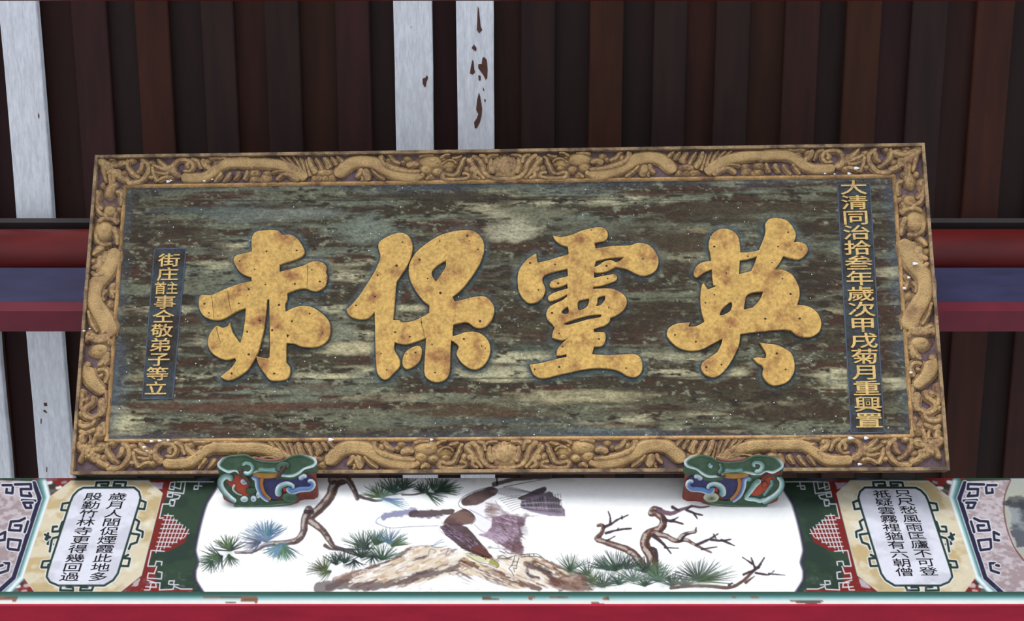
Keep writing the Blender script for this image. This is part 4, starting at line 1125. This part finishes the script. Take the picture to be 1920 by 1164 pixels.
poly(C3("755,490 800,470 900,465 990,490 1040,550 1100,620 1150,680 1205,745 1150,765 1040,720 940,680 880,620 800,560"), (98, 74, 86), .95, 1, rough=3, col2=(82, 56, 58))
for _ in range(120):
    t = random.random(); x_, y_ = 780 + t * 380, 500 + t * 210; x_ += random.uniform(-60, 70) * (1 - t * .6); y_ += random.uniform(-40, 50) * (1 - t * .5)
    l = random.uniform(20, 60); a_ = math.radians(random.uniform(205, 235))
    stroke(C3(f"{x_},{y_} {x_ + l*math.cos(a_)},{y_ + l*math.sin(a_)*1.0}"), 1.6, .6, random.choice([(72, 56, 70), (150, 128, 150), (90, 60, 60), (176, 156, 180)]), .7, .6)
for k in range(12): stroke(C3(f"{820 + k*25},{520 + k*22} {750 + k*25},{505 + k*24}"), 1.6, .6, (70, 56, 66), .8, .6)
poly(C3("1090,640 1150,685 1200,735 1212,760 1150,768 1080,735 1040,715 1020,660"), (112, 74, 66), .9, 1.5, rough=3)
poly(C3("960,725 1040,738 1100,748 1130,765 1190,790 1130,798 1040,775"), (214, 214, 178), .95, .8, rough=1)
poly(C3("1185,765 1225,778 1252,800 1262,830 1242,848 1225,826 1170,806"), (170, 164, 96), .95, .7)
stroke(C3("985,735 1080,790 1180,815 1240,842 1260,822 1245,795 1200,768"), 1.1, 1, (70, 66, 52), .9)
stroke(C3("1112,742 1140,752 1172,752"), 2.6, 1.6, (34, 28, 32), .95); stroke(C3("1138,764 1150,766"), 4.2, 4, (226, 210, 150), .95); stroke(C3("1142,764 1148,766"), 2.2, 2, (20, 16, 20), 1)
for k in range(9): stroke(C3(f"{1000+k*18},{690+k*7} {960+k*18},{668+k*7}"), 1.6, .8, (80, 52, 50), .8, .6)
for t in ("1245,770 1280,735 1310,745 1330,760 1370,745 1410,738", "1260,765 1300,765 1370,755", "1440,735 1500,725 1570,722 1600,730 1650,768", "1450,750 1520,745 1580,745 1610,752", "1395,750 1375,810 1345,850 1365,870 1388,912",
          "1430,755 1410,830 1412,850 1385,845 1395,880", "1375,790 1415,795", "1365,820 1405,825", "1480,728 1485,748", "1520,724 1525,746", "1555,722 1562,744"):
    stroke(C3(t), 1.6, 1.2, (74, 72, 64), .95, .6)
for t in ("655,740 665,690 690,680 718,700 700,715", "690,660 720,630 775,600", "700,665 760,668 815,652", "805,738 820,690 845,675 860,705 888,690", "710,650 760,625 790,622", "820,735 850,705"):
    stroke(C3(t), 1.5, 1.1, (112, 132, 164), .95, .6)
for t in ("560,1000 640,960", "905,925 950,912", "940,965 1010,985"): stroke(C3(t), 1, .8, (120, 110, 112), .7)
# bare trees at right and grasses
R1, R2 = (118, 84, 74), (82, 66, 72)
for (t, w0_, w1_, c) in (("505,800 430,712 330,672 250,645 205,625 240,585 245,540 215,540", 15, 6, R1), ("255,548 300,530 345,500 410,472", 4.5, 2, R2), ("295,530 292,480 280,450", 4, 1.6, R2), ("265,590 350,568 430,560", 4.5, 2, R2), ("270,640 325,610", 3, 1.4, R2), ("370,495 370,475", 2.5, 1.2, R2), ("340,570 348,555", 2, 1.2, R2),
        ("575,840 560,740 520,668 538,600 620,562 640,505 595,462 560,462 580,430 620,440", 21, 9, R1), ("610,440 690,462 760,435 830,415 880,422 940,415", 8, 1.8, (130, 102, 116)), ("790,438 845,460 895,472", 4, 1.6, R2), ("840,462 862,495", 3, 1.4, R2), ("800,430 828,405", 3, 1.2, R2), ("700,420 740,440", 5, 3, R2),
        ("640,505 700,512 768,530", 5, 2, R2), ("690,512 740,485", 4, 1.6, R2), ("570,588 660,610 720,640 790,635 860,672 950,715", 11, 2.6, R1), ("750,632 775,600 845,580 855,555", 10, 2.4, R2), ("860,665 935,632 998,595", 5, 1.8, R2), ("950,632 1020,640 1082,630", 3.5, 1.4, R2), ("1020,635 1105,672", 3, 1.4, R2), ("890,695 990,680", 3, 1.3, R2),
        ("580,610 640,660 690,722", 7, 2.4, R2), ("650,685 738,688", 2.4, 1.3, R2), ("970,600 985,625", 2, 1.2, R2), ("600,780 590,700 560,690", 5, 6, R2),
        ("690,948 830,935 960,938 1080,945 1170,895 1225,840 1262,812", 5, 5, R1), ("1240,820 1215,752", 4, 1.6, R2), ("1220,790 1158,748", 3, 1.4, R2), ("1262,812 1280,782 1300,750", 4.5, 1.8, R2), ("1245,850 1330,862 1365,835", 3.5, 1.5, R2), ("1330,855 1435,865", 3, 1.2, R2), ("1180,912 1235,872", 5, 2, R1), ("1070,930 1090,915", 4, 2, R2), ("1165,860 1240,830", 4, 3, R2)):
    branch(C4(t), w0_, w1_, c)
poly(C4("0,870 60,850 130,890 165,945 150,965 -60,965 -120,900"), (120, 84, 74), .8, 2, rough=8, col2=(210, 190, 176))
for (t, a0, a1, L, n, c) in (("40,830", 30, 165, 34, 16, G2), ("30,835", 60, 130, 40, 8, G1), ("150,860", 60, 170, 34, 16, G1), ("250,935", 10, 175, 36, 40, G3), ("330,830", 20, 170, 46, 46, G3), ("280,825", 100, 175, 36, 20, G1), ("400,820", 10, 110, 34, 20, G3), ("520,840", 20, 165, 34, 30, G3),
        ("560,850", 5, 70, 34, 18, G2), ("610,900", 10, 170, 38, 34, G1), ("440,900", 10, 175, 38, 30, (96, 112, 100)), ("870,895", 5, 175, 50, 60, G3), ("700,930", 20, 160, 30, 30, G1), ("520,930", 15, 165, 26, 26, G1), ("880,900", -8, 30, 66, 10, G2), ("180,900", 40, 140, 30, 16, G2), ("350,920", 15, 165, 30, 24, G1), ("780,930", 20, 160, 26, 24, (96, 112, 100))):
    p = C4(t)[0]; needles(p[0], p[1], a0, a1, L, n, c)
for t, c in (("380,900 520,880 640,890", (150, 168, 150)), ("640,935 740,915 840,915", (140, 140, 136)), ("180,940 300,925", (140, 150, 130))):
    stroke(C4(t), 10, 10, c, .35, 5, rough=6)
# general soot near the top edge and scuffs
g = np.clip((nfin - .62) * 5, 0, 1) * np.clip((PYg - 1060) / 60, 0, 1) * .4; IMG = IMG * (1 - g[..., None]) + lin((150, 146, 156)) * g[..., None]
g = np.clip((nmed - .55) * 5, 0, 1) * np.clip((915 - PYg) / 22, 0, 1) * .35; IMG = IMG * (1 - g[..., None]) + lin((160, 164, 184)) * g[..., None]

IMG = 0.84 * IMG ** 1.15
# split the painted face into its panels along the beam
cuts_px = [(-500, 'marbled_end_panel'), (88, 'poem_panel'), (298, 'fretwork_panel'), (404, 'eagle_picture_panel'), (1873 - 404, 'fretwork_panel'), (1873 - 298, 'poem_panel'), (1873 - 88, 'marbled_end_panel'), (2600, None)]
idx = [0]
for x, nme in cuts_px[1:-1]:
    idx.append(int(round((BF.at(x, 925)[0] + UB) / RX)))
idx.append(nx - 1)
UX, ZX = np.meshgrid(U, Z)
PANELS = []
for k in range(7):
    s_ = slice(idx[k], idx[k + 1] + 1)
    PANELS.append(grid_mesh(cuts_px[k][1], UX[:, s_], ZX[:, s_], 0.0, IMG[:, s_], M_PAINT, beam))
m = MB(); box(m, -UB - .9, UB + .9, -HB - .045, HB, -0.062, -0.0008); m.build('beam_core', M_DARK, beam, False)
# end stretches outside the picture
for s_ in (-1, 1):
    m = MB(); a, b_ = sorted((s_ * UB, s_ * (UB + .9))); box(m, a, b_, -HB, HB, -.0006, 0.0); m.build('marbled_end_panel', mat('marbled_paint', (190, 180, 184), .6), beam, False)
# teal cove moulding: gradient painted across its profile
m = MB(); prof = []; cc = []
zbot = zr(1135, YB - .012) - BF.o[2]
for k in range(9):
    t = k / 8; prof.append((.012 * t * t, -HB + (zbot + HB) * t))
cg = [(54, 82, 72), (56, 92, 82), (70, 116, 110), (118, 166, 166), (178, 210, 212), (230, 238, 236), (238, 240, 234), (238, 236, 226), (206, 196, 180)]
nn = 1500; vs = []; cs = []
pe = fbm((9, nn + 1), (3, 60), 901, 3, .6); pm = vnoise((1, nn + 1), (1, 26), 902)[0]
for i in range(nn + 1):
    x = -UB - .9 + (2 * UB + 1.8) * i / nn
    for k, (w_, z_) in enumerate(prof):
        vs.append((x, z_, w_)); c = cg[k]
        if 3 <= k <= 7 and pe[k, i] > .61 and pm[i] > .60: c = (150, 104, 84) if pe[k, i] < .68 else (110, 96, 84)
        jj = 1 + .10 * (pe[(k + 4) % 9, i] - .5); cs.append(tuple(float(q) * jj * .74 for q in lin(c)) + (1,))
fs = [(i * 9 + k, i * 9 + k + 1, (i + 1) * 9 + k + 1, (i + 1) * 9 + k) for i in range(nn) for k in range(8)]
m.add(vs, fs, cs); m.build('teal_moulding', M_PAINT, beam, True, True)
m = MB(); zr_ = zbot
prism_x(m, -UB - .9, UB + .9, [(0, 0)] * 0 or [(zr_, .0125), (zr_ - .002, .0125), (zr_ - .004, -.047), (zr_ + .0, -.058), (zr_ + .03, -.062), (zr_ + .03, -.002)])
o = m.build('soffit_strip', M_RED, beam, False); o['label'] = 'crimson underside strip'
# poems
def poem(panel, cols_, cw, chh, tall=()):
    for (chars, top, bot) in cols_:
        a, b_ = BF.at(*top), BF.at(*bot); n = len(chars)
        for i, ch in enumerate(chars):
            t = i / (n - 1)
            font_char('ink_character', ch, panel, M_INK, a[0] + (b_[0] - a[0]) * t, a[1] + (b_[1] - a[1]) * t, cw, chh, 0.0003, .0006, fat=0.0)
poem(PANELS[1], [('歲月人間促煙霞此地多', (221, 931), (184, 1081)), ('殷勤竹林寺更得幾回過', (175, 931), (131, 1081))], .052, .031)
poem(PANELS[5], [('只尺愁風雨匡廬不可登', (1693, 925), (1741, 1071)), ('祇疑雲霧裡猶有六朝僧', (1653, 926), (1696, 1072))], .050, .030)

# ------------------------------------------------------------------ carved brackets that hold the plaque
YA, YF = YB - .001, 2.575
A3 = np.array([0, YA, zr(949, YA)]); B3 = np.array([0, YF, zr(852, YF)])
def bracket(mir, label):
    yf = 2.553 if mir else YF
    B3 = np.array([0, yf, zr(852, yf)])
    d = B3 - A3
    KF = Frame((A3 + B3) / 2, (1, 0, 0), d)
    if KF.n[1] > 0: KF.n = -KF.n
    cxp = 505 if not mir else 1877 - 505
    p = KF.at(cxp, 900); KF.o = KF.o + KF.e1 * p[0]
    root = empty('carved_bracket', KF.matrix()); tagit(root, label, 'bracket', None)
    Sx = 8.348; K = 3.62 / FPX / Sx
    def at(x, y, w_=0.0):
        px = 390 + x / Sx; py = 830 + y / Sx
        if mir: px = 1877 - px
        return KF.at(px, py, w_)
    def pts(t, w_=0.0): return [at(*[float(q) for q in a.split(',')], w_) for a in t.split()]
    GR, GR2, AQ, W_, OC, RD, BRW, NV, BLU, OR = v4(50, 74, 56), v4(72, 100, 78), v4(128, 170, 166), v4(222, 232, 232), v4(168, 122, 58), v4(128, 46, 36), v4(80, 62, 54), v4(50, 50, 86), v4(92, 126, 176), v4(176, 92, 58)
    mt = {}
    def cm(c, nm):
        return mat(nm, c, .55, var=.28, vscale=50, bump=.0008, bscale=150)
    # world +Y in local coords, to run the body back to the beam
    back = np.array([np.dot((0, 1, 0), KF.e1), np.dot((0, 1, 0), KF.e2), np.dot((0, 1, 0), KF.n)])
    def body(nm, outline, w_front, dist, m_):
        q = [(a[0], a[1], w_front) for a in outline]; n = len(q)
        # outlines arrive with equal local plane; push along world +Y
        mbx = MB(); vs = list(q); 
        for (a, b_, c) in q:
            wp = KF.o + KF.e1 * a + KF.e2 * b_ + KF.n * c
            D = (YB - wp[1]) if dist is None else dist
            D = max(D, .002)
            vs.append((a + back[0] * D, b_ + back[1] * D, c + back[2] * D))
        mbx.add(vs, [tuple(range(n)), tuple(range(n, 2 * n))[::-1]] + [(i, n + i, n + (i + 1) % n, (i + 1) % n) for i in range(n)])
        return mbx.build(nm, m_, root, False)
    lower = pts("190,520 185,640 215,740 300,850 390,930 412,990 500,1008 900,1000 1300,955 1395,885 1420,800 1500,745 1640,740 1690,640 1690,480 1500,400 900,380 330,400", 0)
    body('body', lower, -0.004, None, cm((128, 66, 56), 'oxblood_paint'))
    lip = catmull(pts("150,340 165,295 230,230 330,192 450,180 600,172 700,215 760,250 900,275 1050,282 1150,268 1220,238 1300,195 1430,170 1600,195 1690,240 1712,310 1660,372 1520,412 1440,480 1330,530 1200,525 1100,505 1090,455 930,465 800,450 700,472 620,490 500,482 430,442 330,470 230,424 170,382"), .006, True)[0]
    o = body('cloud_lip', [(a[0], a[1]) for a in lip], 0.006, .030, cm((70, 96, 74), 'moss_green_paint'))
    def rib(nm, items, sm=True):
        for t, w0_, w1_, cols_, h_, b_ in items:
            m = MB()
            if mir: cols_ = cols_[::-1]
            ribbon(m, pts(t), w0_ * K * 1.25, w1_ * K * 1.25, h_ * .8, b_, cols=cols_, step=.003, flat=(nm in ('white_rim', 'leaf', 'curved_rib', 'ochre_band')))
            m.build(nm, M_BRK, root, True, True)
    Lp = np.array(lip); nL = len(Lp)
    area = 0.5 * np.sum(Lp[:, 0] * np.roll(Lp[:, 1], -1) - np.roll(Lp[:, 0], -1) * Lp[:, 1])
    Tn = np.roll(Lp, -2, 0) - np.roll(Lp, 2, 0); Tn /= np.linalg.norm(Tn, axis=1)[:, None]
    Nn = np.stack([-Tn[:, 1], Tn[:, 0]], 1) * (1 if area > 0 else -1)
    uc = np.abs(Lp[:, 0] - Lp[:, 0].mean()) / (np.ptp(Lp[:, 0]) / 2); vc = (Lp[:, 1] - Lp[:, 1].min()) / np.ptp(Lp[:, 1])
    white = np.clip((.72 - vc) * 3, 0, 1) * np.clip((uc - .12) * 6, 0, 1); white = np.maximum(white, np.clip((uc - .8) * 5, 0, 1)) 
    for _ in range(3): white = (white + np.roll(white, 1) + np.roll(white, -1)) / 3
    rings = [(0, .006, 0), (.0012, .0085, 0), (.0035, .0085, 1), (.0065, .0068, 2), (.0095, .0052, 3)]
    cw_ = [W_, W_, AQ, GR]; cg_ = [GR2, GR2, GR, GR]
    mr = MB(); vs = []; cs = []
    for dd, hh_, ci in rings:
        Q = Lp + Nn * dd
        for _ in range(int(dd / .0015)): Q = (Q + np.roll(Q, 1, 0) + np.roll(Q, -1, 0)) / 3
        for i in range(nL):
            vs.append((Q[i, 0], Q[i, 1], hh_)); t = white[i]
            cs.append(tuple(cw_[ci][m_] * t + cg_[ci][m_] * (1 - t) for m_ in range(3)) + (1,))
    fs = [(k * nL + i, k * nL + (i + 1) % nL, (k + 1) * nL + (i + 1) % nL, (k + 1) * nL + i) for k in range(4) for i in range(nL)]
    fs.append(tuple(range(4 * nL, 5 * nL)))
    mr.add(vs, fs, cs); mr.build('painted_rim', M_BRK, root, True, True)
    if not mir:
        rib('scroll', [("545,345 590,305 670,318 712,378 690,445 625,478 565,450", 40, 60, [W_, AQ, GR2], .008, .006), ("1105,440 1105,360 1170,318 1250,318 1270,350 1235,372", 70, 40, [AQ, GR2, GR], .008, .006)])
        rib('brown_tail', [("500,395 540,480 620,570 662,650", 60, 40, [BRW, BRW], .010, .006), ("1240,335 1180,400 1130,480 1085,560", 60, 50, [BRW, BRW], .012, .006)])
    else:
        rib('scroll', [("610,440 520,420 480,340 530,290 620,290 640,330 600,350", 70, 40, [W_, AQ, GR2], .008, .006), ("1300,300 1330,340 1290,370 1270,330", 40, 26, [W_, AQ, GR2], .012, .006), ("1150,300 1120,380 1160,470", 40, 60, [GR, GR2, AQ], .008, .006)])
        rib('brown_tail', [("190,470 330,480 440,520 500,590", 60, 60, [BRW, RD], .008, .002), ("1200,480 1120,500 1060,505", 40, 30, [BRW, BRW], .008, .006)])
    rib('aqua_band', [("790,405 930,425 1080,410", 70, 70, [AQ, AQ, GR2], .005, .004)])
    rib('ochre_band', [("700,480 850,505 1000,505 1110,490", 80, 70, [OC, OC], .007, .001)])
    rib('red_top_edge', [("730,235 850,268 1000,278 1150,258 1205,225", 50, 40, [RD, v4(120, 84, 80)], .006, .002)])
    # lower figure: leaves, wave, clouds
    def fill(nm, t, c, w0_, w1_):
        return slab(nm, [catmull(pts(t), .004, True)[0]], c, root, w0_, w1_, bevel=.0006)
    fill('green_ground', "230,560 420,500 600,560 760,500 850,700 1000,900 1390,860 1380,920 1290,950 900,990 500,1000 425,985 400,925 300,835 215,730", cm((62, 88, 70), 'green_paint'), -.004, .0005)
    fill('red_ground', "300,520 480,510 620,640 660,790 560,830 400,720 320,650", cm((170, 72, 50), 'orange_red_paint'), -.003, .0012)
    fill('navy_ground', "870,540 1100,530 1450,490 1640,560 1650,700 1400,740 1200,700 1130,830 1000,885 900,760", cm((58, 58, 98), 'navy_paint'), -.003, .0014)
    if not mir:
        rib('leaf', [("370,590 350,525 270,520 200,590 205,680 260,770 340,850 440,925", 90, 60, [GR, AQ, W_], .009, .0),
                     ("430,650 400,720 470,790 540,810", 40, 20, [W_, GR2], .005, .001)])
        m = MB()
        for x, y, rx, ry, c0, c1 in ((570, 605, 60, 50, BLU, W_), (680, 745, 92, 62, GR2, GR), (570, 880, 62, 50, AQ, W_), (715, 872, 46, 52, BLU, W_), (790, 810, 34, 60, AQ, W_)):
            m = MB(); blob(m, at(x, y), rx * K, ry * K, .009, .0, cols=[c1, c0]); m.build('cloud_knob', M_BRK, root, True, True)
    else:
        rib('leaf', [("240,520 180,590 185,700 260,800 380,880 480,930", 60, 80, [W_, AQ, GR], .009, .0)[:3] + ([GR, AQ, W_], .009, .0),
                     ("340,560 330,640 400,740 460,820", 50, 36, [GR, AQ], .006, .001), ("520,560 600,640 700,780 760,850", 90, 60, [W_, AQ, GR2], .008, .0), ("430,870 520,900 600,880 700,870 760,850", 50, 46, [W_, AQ], .007, .001)])
        m = MB()
        for x, y, rx, ry, c0, c1 in ((560, 600, 60, 50, AQ, GR2), (700, 560, 60, 50, AQ, GR2), (450, 640, 50, 60, OR, RD)):
            m = MB(); blob(m, at(x, y), rx * K, ry * K, .007, .0, cols=[c1, c0]); m.build('cloud_knob', M_BRK, root, True, True)
    rib('curved_rib', [("690,520 770,560 790,690 850,820 960,905", 80, 60, [W_, BLU, NV], .007, .001), ("850,540 840,650 885,780 985,885", 50, 30, [OR, OC], .008, .001)])
    rib('wave_crest', [("1120,835 1105,740 1150,670 1250,640 1330,675 1310,705", 100, 50, [W_, AQ, v4(70, 110, 120)][::-1], .009, .001),
                       ("1245,690 1310,765 1420,735 1500,725 1600,715 1650,655 1620,600 1565,615", 80, 60, [BLU, BLU, W_][::-1], .009, .001), ("1430,570 1500,520 1540,545", 80, 60, [BLU, W_], .008, .001)])
    m = MB(); blob(m, at(1205, 720), 36 * K, 55 * K, .004, .002, cols=[RD, v4(190, 50, 36)]); m.build('cloud_knob', M_BRK, root, True, True); m = MB(); blob(m, at(1280, 850), 125 * K, 85 * K, .009, .0, cols=[v4(196, 196, 168) if mir else GR2, GR])
    m.build('hill_knob', M_BRK, root, True, True)
    rib('base_edge', [("400,975 500,998 900,992 1290,948 1390,880", 34, 30, [GR, v4(110, 130, 110)], .004, -.001)])
    return root
bracket(False, 'green, blue and red carved cloud bracket under the left part of the plaque')
bracket(True, 'green, blue and red carved cloud bracket under the right part of the plaque')
